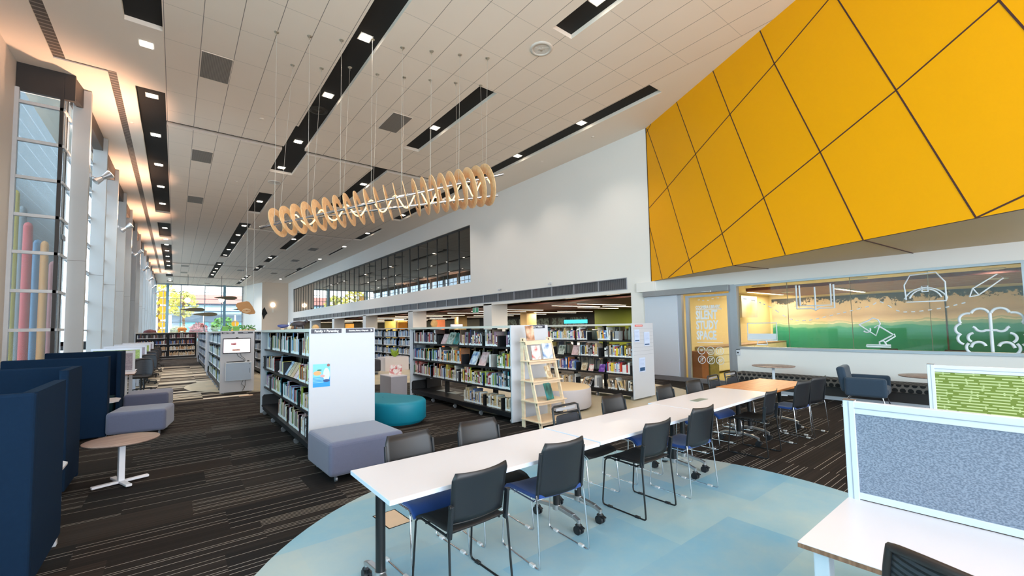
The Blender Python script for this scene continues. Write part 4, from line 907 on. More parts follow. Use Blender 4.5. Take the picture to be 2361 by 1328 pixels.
MESHG = grille('black_mesh_slots', 2, .022, .42, (58,60,66), (16,17,20), .5); BROWNB = mat('brown_black_rubber', (48,38,36), .5)
oc = ochair(); oc.location = (2.02, .13, 0); oc.scale = (1, 1, 1.02); oc.rotation_euler = (0, 0, radians(-112)); oc['label'] = 'black office chair with slotted mesh back at the near white desk'
# desks along the facade beyond the booths
cg = 0
for i, (y, fm_) in enumerate(((14.77, FELTP), (17.63, FELTN), (20.46, FELTP), (23.5, FELTN), (26.9, FELTP))):
    t = thing('screened_desk', 'white desk with a %s screen, %s beyond the booths by the facade' % ('green' if fm_ is FELTN else 'grey', ordn(i)), 'desk', (-.80, y, 0), 0, 'screened desks along the facade')
    for q in (-1, 1):
        b = MB(); b.box(-1.15, .012 if q > 0 else -.90, .698, .04 if q < 0 else 0, .90 if q > 0 else -.012, .7175, 1); b.box(-1.15, .012 if q > 0 else -.90, .7175, .04 if q < 0 else 0, .90 if q > 0 else -.012, .72, 0); b.build('desktop', [TOPW, PLYEDGE], t)
        lm = MB(); lm.box(-.16, q*.78-.03, 0, -.09, q*.78+.03, .69); lm.box(-1.1, q*.78-.03, 0, -1.03, q*.78+.03, .69); lm.bar((-.125,0,.68),(-.125,q*.8,.68), .04, .03); lm.build('leg', FRAMEW, t)
    s_ = screen(t, 1.15, .725, 1.26, fm_); s_.rotation_euler = (0, 0, radians(-90)); s_.location = (0, 0, 0)
    for q in ((-1, 1) if i else (1,)):
        c_ = dup(oc, (-.72+R.uniform(-.05,.08), y+q*1.12, 0), (0 if q < 0 else pi)+R.uniform(-.35,.35), 'black mesh office chair on the %s side of the %s facade desk' % ('near' if q < 0 else 'far', ordn(i)), 'office chairs at the facade desks')
#@@PART4
# ------------------------------------------------------------------ shelving
LV = [1.33, .94, .57, .20]; ROWN = ['top', 'second', 'third', 'bottom']
def shelf_unit(lab, ox, oy, rz, L, D=.88, group=None, H=1.72, far=False):
    t = thing('library_shelf', lab, 'bookshelf', (ox, oy, 0), rz, group)
    for x in (0, L-.035): MB().box(x, 0, .035, x+.035, D, H).build('end_panel', SHW, t, bevel=.004)
    MB().box(.03, .0, H-.045, L-.03, D, H-.002).build('canopy_board', SHT, t)
    b = MB(); b.box(.035,.04,.10,L-.035,D-.04,.175); b.box(.05,.02,.165,L-.05,D-.02,.195); b.build('base_tray', SHELFB, t)
    for x in (.04, L-.06): b = MB(); b.prism([(.03,.19),(D-.03,.19),(D-.03,.36),(D-.06,.40),(.06,.40),(.03,.36)], 0, .018); b.v = [(x+.002+q[2], q[0], q[1]) for q in b.v]; b.build('tray_end', SHELFB, t)
    n = max(2, round(L/.92))
    for k in range(n+1):
        x = .12+(L-.24)*k/n; MB().box(x-.03, D/2-.045, .19, x+.03, D/2+.045, H-.045).build('post', SHELFB, t)
    for z in LV[:3]:
        for s_ in (0, 1):
            y0, y1 = (.06, D/2-.05) if s_ == 0 else (D/2+.05, D-.06); b = MB()
            for k in range(n): xa, xb = .07+(L-.14)*k/n, .07+(L-.14)*(k+1)/n; b.box(xa+.004, y0, z-.022, xb-.004, y1, z-.002)
            b.box(.07, y0-.004 if s_ == 0 else y1, z-.03, L-.07, y0 if s_ == 0 else y1+.004, z+.006); b.build('shelf', SHELFB, t)
    if not far:
        for k in range(n+1):
            x = .10+(L-.20)*k/n
            for y in (.07, D-.07): MB().cyl((x-.014,y,.04),(x+.014,y,.04), .04, n=16).bar((x,y,.07),(x,y+(.02 if y < .4 else -.02),.10), .05, .03).build('castor', mat('silver_castor', (170,176,184), .25, .7), t)
    return t
A = shelf_unit('white ended family shelf with a blue poster on its end panel', 1.40, 10.13, -pi/2, 4.04)
B = shelf_unit('white ended shelf of books behind the teal ottoman and the wooden ladder shelf', 4.62, 9.97, -pi/2, 4.10)
Cc = shelf_unit('white ended shelf whose end panel is a grooved notice board', 7.74, 9.80, -radians(86), 4.0)
Dd = shelf_unit('long shelf of pale books seen in the gap right of the family shelf', 7.80, 21.6, -pi/2, 5.2)
Ee = shelf_unit('white ended shelf with a lit screen on its end panel', .98, 20.3, -pi/2, 6.24, .80)
Ff = shelf_unit('long shelf directly behind the shelf with the lit screen', 1.02, 30.2, -pi/2, 8.0, .80, far=True)
Gg = shelf_unit('low black shelf of books across the aisle in front of the far glass', -1.95, 35.0, 0, 3.1, .6, far=True)
Hh = shelf_unit('dark shelf seen between the lit screen shelf and the family shelf', 2.62, 25.0, -pi/2, 6.0, far=True)
Gb = MB().box(.02,.26,.2,3.08,.30,1.68).build('back_panel', SHELFB, Gg)
# book prototypes
COLS = {'white': (226,226,224), 'cream': (222,208,178), 'grey': (150,152,158), 'black': (34,34,38), 'navy': (30,42,82), 'blue': (52,98,170), 'pale blue': (150,186,216), 'teal': (34,122,130), 'green': (66,124,74), 'lime': (160,178,70), 'yellow': (228,200,62), 'orange': (216,124,52), 'red': (176,42,46), 'dark red': (104,26,36), 'pink': (206,120,146), 'purple': (94,60,128), 'brown': (112,76,56), 'tan': (182,148,110), 'mauve': (150,110,130)}
PAGE = mat('page_block', (232,224,206), .9, var=.05, scale=80); LBL = mat('spine_label', (236,238,240), .6, var=0)
STR = [mat('title_white', (240,240,240), .6, var=0), mat('title_black', (24,24,28), .6, var=0), mat('title_gold', (206,172,90), .5, var=0)]
BM = {}
def book_mesh(col, st):
    if (col, st) in BM: return BM[(col, st)]
    b = MB(); b.box(0,.02,.015,1,1,.985,1); b.box(0,0,0,1,.02,1,0); b.box(0,.02,0,.07,1,1,0); b.box(.93,.02,0,1,1,1,0)
    b.box(.04,-.006,.03,.96,0,.17,2)
    if st == 0: b.box(.30,-.005,.30,.70,0,.85,3)
    elif st == 1: b.box(0,-.005,.62,1,0,.78,3); b.box(.35,-.005,.25,.6,0,.55,3)
    elif st == 2: b.box(.2,-.005,.40,.8,0,.90,3); b.box(.0,-.005,.24,1,0,.27,3)
    me = bpy.data.meshes.new('book'); me.from_pydata(b.v, [], b.f)
    dark = sum(COLS[col]) < 330
    for m_ in (mat('cover_'+col.replace(' ', '_'), COLS[col], .45, var=.22, scale=2.5), PAGE, LBL, STR[0] if dark and st != 1 else (STR[2] if st == 2 else STR[1 if not dark else 0])): me.materials.append(m_)
    me.polygons.foreach_set('material_index', b.mi); me.update(); BM[(col, st)] = me; return me
ARTM = {'red and white': art('cover_red_white', [(200,40,50),(240,236,230),(230,120,110)], 9), 'blue and white': art('cover_blue_white', [(60,110,170),(226,234,240),(120,160,200)], 7), 'brown photo': art('cover_brown_photo', [(70,44,34),(190,140,110),(226,196,170),(120,80,60)], 6), 'teal photo': art('cover_teal_photo', [(30,150,170),(60,120,110),(20,60,60),(190,210,200)], 5), 'purple': art('cover_purple', [(88,44,140),(120,70,170),(236,220,250)], 12), 'grey landscape': art('cover_landscape', [(90,110,110),(200,206,196),(60,80,60),(150,170,190)], 5), 'cream pattern': art('cover_cream', [(236,226,200),(180,150,110),(240,236,224)], 10), 'pink photo': art('cover_pink', [(196,150,150),(230,200,200),(120,80,90)], 6), 'tan': art('cover_tan', [(186,140,96),(214,180,140),(160,110,70)], 4)}
def display_book(ks, w_, h_, lab, grp, loc, rz, tilt, t_=.02, parent_rz=0):
    t = thing('book', lab, 'book', loc, rz, grp); M_ = ARTM[ks]
    v = MB(); T = Matrix.Rotation(-tilt, 4, 'X'); v.T = T
    v.box(-w_/2, 0, 0, w_/2, .003, h_).box(-w_/2, t_-.003, 0, w_/2, t_, h_).box(-w_/2-.002, 0, 0, -w_/2, t_, h_); v.build('cover', M_, t)
    v = MB(); v.T = T; v.box(-w_/2, .003, .003, w_/2-.004, t_-.003, h_-.003); v.build('page_block', PAGE, t)
    return t
items = []   # (size, unit key, row, index, matrix parts...)
def W(u, x, y): c, s_ = cos(u.rotation_euler.z), sin(u.rotation_euler.z); return (u.location.x+c*x-s_*y, u.location.y+s_*x+c*y)
ends = []
def fill(u, key, row, spans, pal, y0=.075, back=False, D=.88, hmin=.20, hmax=.275, tmin=.022, tmax=.055, disp=()):
    z = LV[row] if row < 3 else .197; rr = random.Random(hash_(key)*10+row+(5 if back else 0)); seq = []
    for xa, xb, mode in spans:
        x = xa; last = None
        while x < xb:
            t_ = rr.uniform(tmin, tmax)*(1.0 if rr.random() > .1 else 1.4)
            if x+t_ > xb: break
            h = rr.uniform(hmin, hmax) if rr.random() > .12 else hmax+.04; dd = h*.72
            col = rr.choice(pal); tl = radians(mode) if mode else 0
            if rr.random() < .06 and not mode: x += rr.uniform(.01, .05)
            seq.append((x, t_, h, dd, col, rr.randrange(4), tl)); x += t_/cos(tl)+.0008
        if not back and xb-xa > .3: ends.append((u, x+.004, z, y0))
    for i, q in enumerate(seq):
        wx, wy = W(u, q[0], y0); dist = math.dist((wx, wy), (0, 0)); tot = -1 if back else (q[2]*q[1]*(wx/dist if key != 'G' else wy/dist)/dist**2)
        if key in 'DEFGH': tot *= .02
        items.append((tot, u, key, row, i, q, z, y0, back, D))
def hash_(k): return 'ABCDEFGH'.index(k)+3
bright = ['white','white','cream','grey','pale blue','blue','navy','red','orange','yellow','teal','green','pink','black','dark red','tan','lime','white','pale blue']
warm = ['mauve','mauve','dark red','grey','white','tan','pink','red','navy','black','white','brown']
blu = ['blue','pale blue','white','navy','teal','yellow','grey','red','pale blue','blue','white','tan']
pap = ['cream','cream','tan','cream','white','tan']
fill(A,'A',0,[(.30,.62,0),(.86,1.62,0),(1.74,2.35,0),(2.5,3.1,0),(3.25,3.95,0)], bright+['grey','white','pale blue'], hmax=.29)
fill(A,'A',1,[(.22,1.10,0),(1.55,1.9,0),(3.1,3.97,0)], bright+['white','navy'])
fill(A,'A',2,[(.12,.62,0),(.80,1.75,0),(1.9,3.0,0),(3.2,3.97,0)], ['cream','lime','white','pink','purple','dark red','white','grey','teal','red','pale blue','tan'], hmax=.26)
fill(A,'A',3,[(1.5,2.25,0),(2.4,3.15,0),(3.25,3.55,0),(3.75,3.98,0)], ['white','cream','dark red','pink','green','white','mauve','tan'], hmax=.29)
fill(B,'B',0,[(.10,1.28,0),(2.25,3.10,0),(3.2,3.62,0),(3.86,4.02,0)], warm, hmax=.28)
fill(B,'B',1,[(.10,.95,0),(1.0,2.30,0),(3.32,3.40,0),(3.58,4.03,0)], bright, hmax=.28)
fill(B,'B',2,[(.10,.98,0),(1.08,2.20,0),(2.3,3.12,0),(3.17,4.0,0)], warm+bright, hmax=.28)
fill(B,'B',3,[(2.40,3.05,0),(3.22,3.70,0),(3.80,4.0,0)], pap+['white','blue','white'], hmax=.24)
fill(Cc,'C',0,[(.2,2.3,0),(2.35,2.72,-8),(3.0,3.4,-8)], bright+['purple','red'], hmax=.27)
fill(Cc,'C',1,[(.2,1.5,0),(2.42,3.02,0),(3.18,3.96,0)], ['cream','red','black','white','grey','yellow','brown','pale blue','black'], hmax=.28)
fill(Cc,'C',2,[(.2,2.3,0),(3.22,3.86,0)], ['purple','white','orange','red','yellow','blue','white','pink','pale blue'], hmax=.27)
fill(Cc,'C',3,[(.2,2.3,0),(2.45,2.75,28),(2.85,3.0,0),(3.25,3.52,-14),(3.56,3.74,-20),(3.80,3.92,0)], ['white','tan','grey','cream','cream'], hmax=.24)
fill(Cc,'C',0,[(3.42,3.60,0)], ['black','grey'], hmax=.22)
for key, u, L_, D_, pal in (('D',Dd,5.2,.88,['pale blue','white','grey','pale blue','blue','white','navy','cream']), ('E',Ee,6.24,.8,['pale blue','white','teal','blue','lime','grey','white']), ('F',Ff,8.0,.8,['pale blue','white','navy','grey','blue']), ('H',Hh,6.0,.88,['grey','pale blue','navy','white','black'])):
    for row in range(4): fill(u, key, row, [(.1,L_*.3,0),(L_*.33,L_*.62,0),(L_*.66,L_-.1,0)], pal, D=D_)
for row, pal in enumerate((['dark red','grey','navy','brown','black','white'], ['dark red','white','navy','tan','black','blue'], pap+['red','navy','white'], pap)): fill(Gg,'G',row,[(.1,1.55,0),(1.68,3.0,0)], pal if row != 2 else pap, D=.6, y0=.08, tmin=.03, tmax=.05)
for u, k_, L_ in ((B,'B',4.1),(Cc,'C',4.0),(A,'A',4.04)):
    for row in range(3): fill(u, k_, row, [(.1,L_*.42,0),(L_*.5,L_*.9,0)], bright, back=True)
items.sort(key=lambda q: -q[0])
WH = {'A': 'of the family shelf', 'B': 'behind the teal ottoman', 'C': 'beside the notice board panel'}
solo = items[:300]; rest = items[300:]
per = {}
for q in solo: per.setdefault((q[2], q[3]), []).append(q)
for (key, row), l in per.items():
    l.sort(key=lambda q: q[5][0])
    for i, (sz, u, k_, r_, ii, (x, t_, h, dd, col, st, tl), z, y0, bk, D_) in enumerate(l):
        o = bpy.data.objects.new('book', book_mesh(col, st)); COL.objects.link(o); wx, wy = W(u, x, y0)
        zz = z+(t_*sin(abs(tl)) if tl < 0 else 0)
        if tl < 0: pass
        o.location = (wx, wy, z+.001+(abs(sin(tl))*t_ if tl > 0 else 0)); o.rotation_euler = (0, tl, u.rotation_euler.z); o.scale = (t_, dd, h)
        if tl < 0: o.location = (*W(u, x+0*h, y0), z+.001)
        tag(o, '%s book, %s from the right on the %s row %s' % (col, ordn(len(l)-1-i), ROWN[row], WH[key]), 'book', 'books on the %s row %s' % (ROWN[row], WH[key]))
sv = MB(); mats_ = []; midx = {}
def mi(m_):
    if m_.name not in midx: midx[m_.name] = len(mats_); mats_.append(m_)
    return midx[m_.name]
for (sz, u, k_, r_, ii, (x, t_, h, dd, col, st, tl), z, y0, bk, D_) in rest:
    me = book_mesh(col, st); T = Matrix.Translation((u.location.x, u.location.y, 0)) @ Matrix.Rotation(u.rotation_euler.z, 4, 'Z')
    T = T @ (Matrix.Translation((x, y0, z+.001)) if not bk else Matrix.Translation((x+t_, D_-y0, z+.001)) @ Matrix.Rotation(pi, 4, 'Z')) @ Matrix.Diagonal((t_, dd, h, 1)); sv.T = T
    cm = mi(me.materials[0]); pm_ = mi(PAGE); lm_ = mi(LBL)
    sv.box(0,.02,.015,1,1,.985,pm_); sv.box(0,0,0,1,.02,1,cm); sv.box(0,.02,0,.07,1,1,cm); sv.box(.93,.02,0,1,1,1,cm); sv.box(.04,-.006,.03,.96,0,.17,lm_)
sv.T = None; so_ = sv.build('books', mats_); so_['kind'] = 'stuff'; so_['label'] = 'small distant books filling the farther library shelves'; so_['category'] = 'books'
# dividers (black bookends), some lettered
def divider(u, x, z, y0, w_, h_, lab, txt=None, sz=.075, grp='black shelf dividers', dd=.17):
    wx, wy = W(u, x, y0); t = MB().box(0,0,0,w_,dd,h_).build('bookend', mat('black_divider', (22,24,30), .45, var=.04), None, loc=(wx, wy, z+.001)); t.rotation_euler = (0, 0, u.rotation_euler.z)
    tag(t, lab, 'bookend', grp)
    if txt: text('divider_lettering', txt, sz, SIGNW, t, (w_/2, -.003, h_-.015), (radians(90), radians(90), 0), .82, .002)
    return t
divider(A, .66, LV[0], .06, .13, .24, 'black divider lettered Education on the top row of the family shelf', 'Education', .062)
divider(A, .085, LV[1], .03, .13, .25, 'black divider lettered Raising Kids on the second row of the family shelf', 'Raising Kids', .050)
divider(A, .655, LV[2], .05, .12, .24, 'black divider lettered Pregnancy on the third row of the family shelf', 'Pregnancy', .058)
divider(A, 3.60, .197, .05, .13, .30, 'black divider lettered Baby Names on the bottom row of the family shelf', 'Baby Names', .062)
k = 0; cnt = {}
for (u, x, z, y0) in sorted(ends, key=lambda q: (q[0].name, -q[2], q[1])):
    key = {A.name:'A', B.name:'B', Cc.name:'C'}.get(u.name)
    if key and x < (3.9):
        row = LV.index(z) if z in LV else 3; k += 1; cnt[(key, row)] = cnt.get((key, row), 0)+1
        divider(u, x, z, y0+.01, .012 if k % 2 else .05, .20, 'plain black bookend, %s from the left on the %s row %s' % (ordn(cnt[(key, row)]-1), ROWN[row], WH[key]), grp='plain black bookends')
# face-out display books
def disp(u, x, row, ks, w_, h_, lab, tilt=25, y0=.09): wx, wy = W(u, x, y0); display_book(ks, w_, h_, lab, 'face-out display books on the shelves', (wx, wy, LV[row]+.012 if row < 3 else .21), u.rotation_euler.z, radians(tilt))
disp(A, 1.42, 1, 'pink photo', .17, .19, 'small pale book face out on the second row of the family shelf', 32)
for i, (x, c_) in enumerate(((1.78,'grey landscape'),(2.02,'blue and white'),(2.26,'cream pattern'),(2.5,'tan'),(2.74,'pink photo'),(2.96,'blue and white'))): disp(A, x, 1, c_, .2, .25, '%s face out book, %s of those on the second row of the family shelf' % ({'tan':'tan','grey landscape':'grey','blue and white':'blue','cream pattern':'cream','pink photo':'pale pink'}[c_], ordn(i)), 30)
disp(B, 1.52, 0, 'pink photo', .2, .24, 'pinkish book face out on the top row behind the teal ottoman', 25); disp(B, 1.78, 0, 'grey landscape', .24, .28, 'landscape photo book face out on the top row behind the teal ottoman', 25); disp(B, 2.04, 0, 'teal photo', .2, .26, 'book with blue and yellow cover face out on the top row behind the teal ottoman', 25)
disp(B, 2.70, 1, 'blue and white', .22, .28, 'book with a blue portrait face out on the second row behind the teal ottoman', 25); disp(B, 3.03, 1, 'pink photo', .22, .28, 'red white and blue book face out on the second row behind the teal ottoman', 25)
disp(Cc, 1.78, 1, 'grey landscape', .2, .26, 'pale book face out on the second row left part beside the ladder shelf', 22); disp(Cc, 2.25, 1, 'pink photo', .2, .26, 'mauve photo book face out on the second row beside the notice board shelf', 22)
disp(Cc, 2.52, 2, 'cream pattern', .16, .20, 'cream patterned book face out on the third row beside the notice board panel', 22); disp(Cc, 2.74, 2, 'red and white', .13, .17, 'small white book face out on the third row beside the cream one', 22); disp(Cc, 3.06, 2, 'purple', .16, .19, 'purple speckled book face out on the third row beside the notice board panel', 22)
for x, lab, c_ in ((.7,'flat magazine lying on the bottom tray behind the teal ottoman, left one','white'), (1.2,'large flat open book on the bottom tray behind the teal ottoman','white'), (1.75,'flat grey book lying on the bottom tray behind the teal ottoman, right one','grey')):
    o = bpy.data.objects.new('book', book_mesh(c_, 3)); COL.objects.link(o); wx, wy = W(B, x, .36); o.location = (wx, wy, .20); o.rotation_euler = (radians(-90), 0, B.rotation_euler.z+.1); o.scale = (.34, .03, .24); tag(o, lab, 'book', 'flat books on the bottom tray')
# signs on shelf ends (children of the shelves)
def endsign(u, x0, x1, z0, z1, txt, sz, sx=.9, m_=SIGNB, arrow=False, yoff=0):
    # on the camera-side end panel: local X = L side, plane x = L
    L_ = max(c.bound_box[6][0]+0 for c in u.children if c.name.startswith('end_panel'))
    o = MB().box(L_+.001, x0, z0, L_+.006, x1, z1).build('sign_plate', m_, u)
    if txt: text('sign_lettering', txt, sz, SIGNW, o, (L_+.007, (x0+x1)/2-(.02 if arrow else 0), (z0+z1)/2), (radians(90), 0, radians(90)), sx, .0012, align='CENTER')
    if arrow: b = MB(); yy = x1-.025; b.add([(L_+.0075,yy-.018,(z0+z1)/2+.02),(L_+.0075,yy-.018,(z0+z1)/2-.02),(L_+.0075,yy+.012,(z0+z1)/2)], [(0,1,2)]); b.build('arrow_mark', SIGNW, o)
    return o
endsign(A, .02, .41, 1.655, 1.712, 'Family + Parenting', .046); endsign(A, .47, .86, 1.655, 1.712, 'Countries, History + Biography', .024, arrow=True)
endsign(B, .43, .80, 1.66, 1.712, 'Story + Nations', .042); endsign(Ee, .02, .32, 1.64, 1.69, 'Health + Wellbeing', .03); endsign(Ee, .40, .76, 1.64, 1.69, 'Languages', .03)
o = MB().box(.036, .08, 1.18, .04, .16, 1.60).build('side_sign', SIGNB, B)
b = MB(); b.box(.0405, .105, 1.22, .042, .135, 1.38); b.box(.0405, .105, 1.40, .042, .135, 1.56); b.build('side_sign_lettering', mat('soft_lettering', (170,172,184), .6), o)
# poster on the family shelf (a child's-eye harvest photo with a figure holding fruit)
L_ = 4.04
def onA(name, y0, z0, y1, z1, m_, par, d_=.002): return MB().box(L_+d_-.001, y0, z0, L_+d_, y1, z1).build(name, m_, par)
po = onA('poster', .045, .94, .262, 1.245, mat('poster_sky_blue', (120,206,238), .4), A, .003); tag_ = po; po['label'] = 'blue poster of a person in a white shirt holding orange fruit'
onA('poster_water', .046, .941, .261, 1.07, mat('poster_blue', (20,150,220), .4), po, .0036)
b = MB()
for k in range(4): b.box(L_+.0038, .047, 1.0+k*.018, L_+.0042, .18, 1.006+k*.018)
b.build('poster_slats', mat('poster_pale_blue', (150,214,240), .4), po)
def blob(name, cy, cz, ry, rz_, m_, d_): b = MB(); b.add([(L_+d_, cy+ry*cos(2*pi*i/24), cz+rz_*sin(2*pi*i/24)) for i in range(24)], [tuple(range(24))]); return b.build(name, m_, po)
blob('poster_shirt', .215, 1.10, .042, .09, mat('poster_shirt', (206,222,232), .5), .0046); blob('poster_head', .240, 1.225, .02, .02, mat('poster_skin', (150,92,84), .5), .005)
blob('poster_fruit', .10, 1.125, .05, .03, mat('poster_orange', (240,170,110), .5), .0052); blob('poster_arm', .165, 1.085, .03, .018, mat('poster_arm', (214,160,158), .5), .0055); blob('poster_leaves', .125, 1.165, .03, .010, mat('poster_leaf', (50,120,90), .5), .0056); blob('poster_trousers', .215, 1.02, .042, .02, mat('poster_navy', (30,70,130), .5), .0058)
# screen and cupboard on shelf E
sc_ = thing('wall_screen', 'wide monitor with a white page on the shelf end panel, green boxes above it', 'screen', (1.36, 14.05, 0))
MB().box(-.325,-.03,1.095,.325,0,1.515).build('bezel', BLKS, sc_, bevel=.006); MB().box(-.31,-.034,1.12,.31,-.031,1.49).build('lit_panel', mat('lit_page', (250,240,246), .4, var=0, emit=(252,240,248), estr=.75), sc_)
b = MB(); b.box(-.14,-.0355,1.33,-.02,-.035,1.39); b.build('page_picture', art('page_red_picture', [(120,20,30),(230,140,150),(240,200,210)], 14), sc_)
b = MB(); b.box(-.11,-.0355,1.17,.07,-.035,1.21); b.box(-.31,-.0355,1.452,.31,-.035,1.458); b.build('page_marks', art('page_orange_marks', [(120,80,110),(230,170,140),(230,120,90)], 16), sc_)
MB().cyl((0,-.02,1.515),(0,-.02,1.54), .03, n=14).build('camera_knob', BLKS, sc_)
MB().tube([(.0,-.01,1.10),(.03,-.02,1.02),(.16,-.02,.92),(.18,-.02,.88)], .005, 6).tube([(.09,-.01,1.10),(.10,-.02,1.02),(.19,-.02,.94),(.20,-.02,.88)], .005, 6).build('cable', BLKS, sc_)
cb = thing('lockable_cabinet', 'pale blue grey wall cabinet fixed below the monitor with keyboard on top', 'cabinet', (1.40, 14.05, 0))
MB().box(-.31,-.11,.35,.31,0,.86).build('carcass', mat('cabinet_white', (214,220,226), .4), cb, bevel=.008); MB().box(-.295,-.116,.36,.30,-.111,.835).build('door', mat('cabinet_blue_grey', (164,184,206), .4, var=.03), cb)
MB().cyl((.26,-.122,.80),(.26,-.116,.80), .009, n=10).bar((.255,-.118,.55),(.255,-.118,.68), .008, .004).build('lock', BLKS, cb); MB().tube([(.12,-.01,.35),(.08,-.02,.25),(.16,-.02,.15),(.10,-.02,.06)], .005, 6).tube([(.17,-.01,.35),(.17,-.02,.2),(.13,-.02,.1)], .005, 6).build('cable', BLKS, cb)
tag(MB().box(-.21,-.05,0,.21,.05,.02).build('keyboard', BLKS, None, loc=(1.33,13.995,.861)), 'black keyboard lying on the pale cabinet under the monitor', 'keyboard')
tag(MB().lathe([(0,0),(.028,0),(.032,.012),(.02,.028),(0,.03)], 16).build('computer_mouse', BLKS, None, loc=(1.63,13.995,.861)), 'black mouse lying on the pale cabinet beside the keyboard', 'mouse')
# notice board details on shelf C end panel
L_ = 4.0; b = MB()
for k in range(8): b.box(L_+.0005, .03, 1.60-k*.085, L_+.0015, .86, 1.604-k*.085)
b.build('slat_grooves', mat('groove_grey', (150,158,170), .5), Cc)
MB().box(L_+.001,.02,.04,L_+.0008,.86,.9).build('panel_face', SHW, Cc)
o = MB().box(L_+.001,.10,1.645,L_+.004,.42,1.685).build('header_label', mat('red_header', (206,74,64), .5), Cc); MB().box(L_+.0042,.13,1.658,L_+.005,.40,1.672).build('header_lettering', mat('pink_bar', (238,190,184), .5, var=0), o)
def notice(y0, y1, z0, z1, lab, ms, dark=False):
    a_ = MB().box(L_+.006, y0, z0, L_+.010, y1, z1).build('notice_sheet', mat('notice_blue_white', (200,216,244), .5, var=.03), Cc); a_['label'] = lab
    b = MB()
    for k in range(6): b.box(L_+.0102, y0+.02, z1-.05-k*.028, L_+.0108, y1-.03-.02*(k % 2), z1-.044-k*.028)
    b.build('notice_lines', mat('pale_ink', (150,170,214), .5), a_); b = MB(); b.box(L_+.0102, y0+.02, z0+.02, L_+.011, y1-.02, z0+.045 if not dark else z0+.10); b.build('notice_block', mat('notice_ink', (44,84,128) if not dark else (70,80,84), .5), a_)
notice(.06,.27,1.30,1.58, 'pale blue notice sheet, upper left', 0); notice(.46,.70,1.20,1.52, 'pale blue notice sheet, right', 0); notice(.22,.47,.62,.94, 'brochure holder with leaflets', 0, True)
# ladder shelf
ld = thing('ladder_shelf', 'pale plywood ladder display shelf in front of a white shelf end panel', 'display shelf', (4.66, 5.15, 0))
for x in (0, .60):
    MB().box(x, .44, 0, x+.025, .52, 1.50).build('rear_post', PLYD, ld, bevel=.003)
    MB().bar((x+.0125,.03,0),(x+.0125,.44,1.49), .025, .065, 0, (0,1,0)).build('front_post', PLYD, ld, bevel=.003)
for i, z in enumerate((.13,.44,.77,1.10,1.43)):
    y0 = .0+.40*z/1.49; MB().box(-.03, y0-.04 if z < 1.4 else y0, z, .655, .50, z+.02).build('shelf', PLYD, ld, bevel=.003); MB().box(.0, y0, z-.045, .62, y0+.018, z).build('rail', PLYD, ld)
LZ = lambda z: z+.022
display_book('brown photo', .17, .25, 'brown photo covered book standing on the top of the ladder shelf', 'books on the ladder shelf', (4.78, 5.52, LZ(1.43)+.008), 0, radians(10))
display_book('red and white', .17, .24, 'red and white patterned book on the second shelf of the ladder', 'books on the ladder shelf', (4.86, 5.47, LZ(1.10)+.008), radians(-8), radians(10))
display_book('blue and white', .21, .27, 'white book with pale blue lettering on the second shelf of the ladder', 'books on the ladder shelf', (5.12, 5.46, LZ(1.10)+.008), radians(-4), radians(10))
display_book('cream pattern', .16, .23, 'white book with a circle drawing leaning on the third shelf of the ladder', 'books on the ladder shelf', (5.08, 5.38, LZ(.77)+.008), radians(18), radians(18))
display_book('teal photo', .19, .28, 'teal cover book leaning on the fourth shelf of the ladder', 'books on the ladder shelf', (4.98, 5.27, LZ(.44)+.008), radians(14), radians(16))
# display plinth left of shelf B
pt = thing('display_plinth', 'grey plinth with white top beside the left end of the shelf behind the ottoman', 'plinth', (4.42, 10.6, 0)); MB().box(-.20,-.42,0,.22,.30,.50).build('body', mat('warm_grey_laminate', (168,162,166), .5), pt); MB().box(-.205,-.425,.50,.225,.305,.52).build('top_board', TOPW, pt)
display_book('red and white', .30, .26, 'leaflet stand with red cards on the grey plinth', None, (4.44, 10.45, .522), radians(-35), radians(20)) 
t = thing('display_plinth', 'low white topped plinth with a lime toy in the gap behind the grey plinth', 'plinth', (7.1, 16.9, 0)); MB().box(-.5,-.4,0,.5,.4,.55).build('body', TOPW, t)
b = MB()
for i in range(26): a = R.uniform(0,6.3); b.cyl((0,0,0),(.16*cos(a),.16*sin(a),R.uniform(.1,.35)), .03, .02, 6)
tag(b.build('leafy_ornament', mat('lime_leaf', (150,180,60), .7), None, loc=(7.1, 16.75, .552)), 'lime green leafy ornament on the low white plinth in the shelf gap', 'ornament')
t = thing('tall_back_sofa', 'dark grey high backed seat visible right of the family shelf', 'sofa', (5.55, 16.0, 0)); MB().box(-.5,-.35,.12,.55,.45,.55).build('seat', mat('charcoal_fabric', (58,58,68), .9), t, bevel=.04); MB().box(-.5,.35,.12,.55,.5,1.02).build('backrest', MAT['charcoal_fabric'], t, bevel=.04); MB().box(-.45,-.3,0,-.4,.4,.12).box(.45,-.3,0,.5,.4,.12).build('leg', STEEL, t)
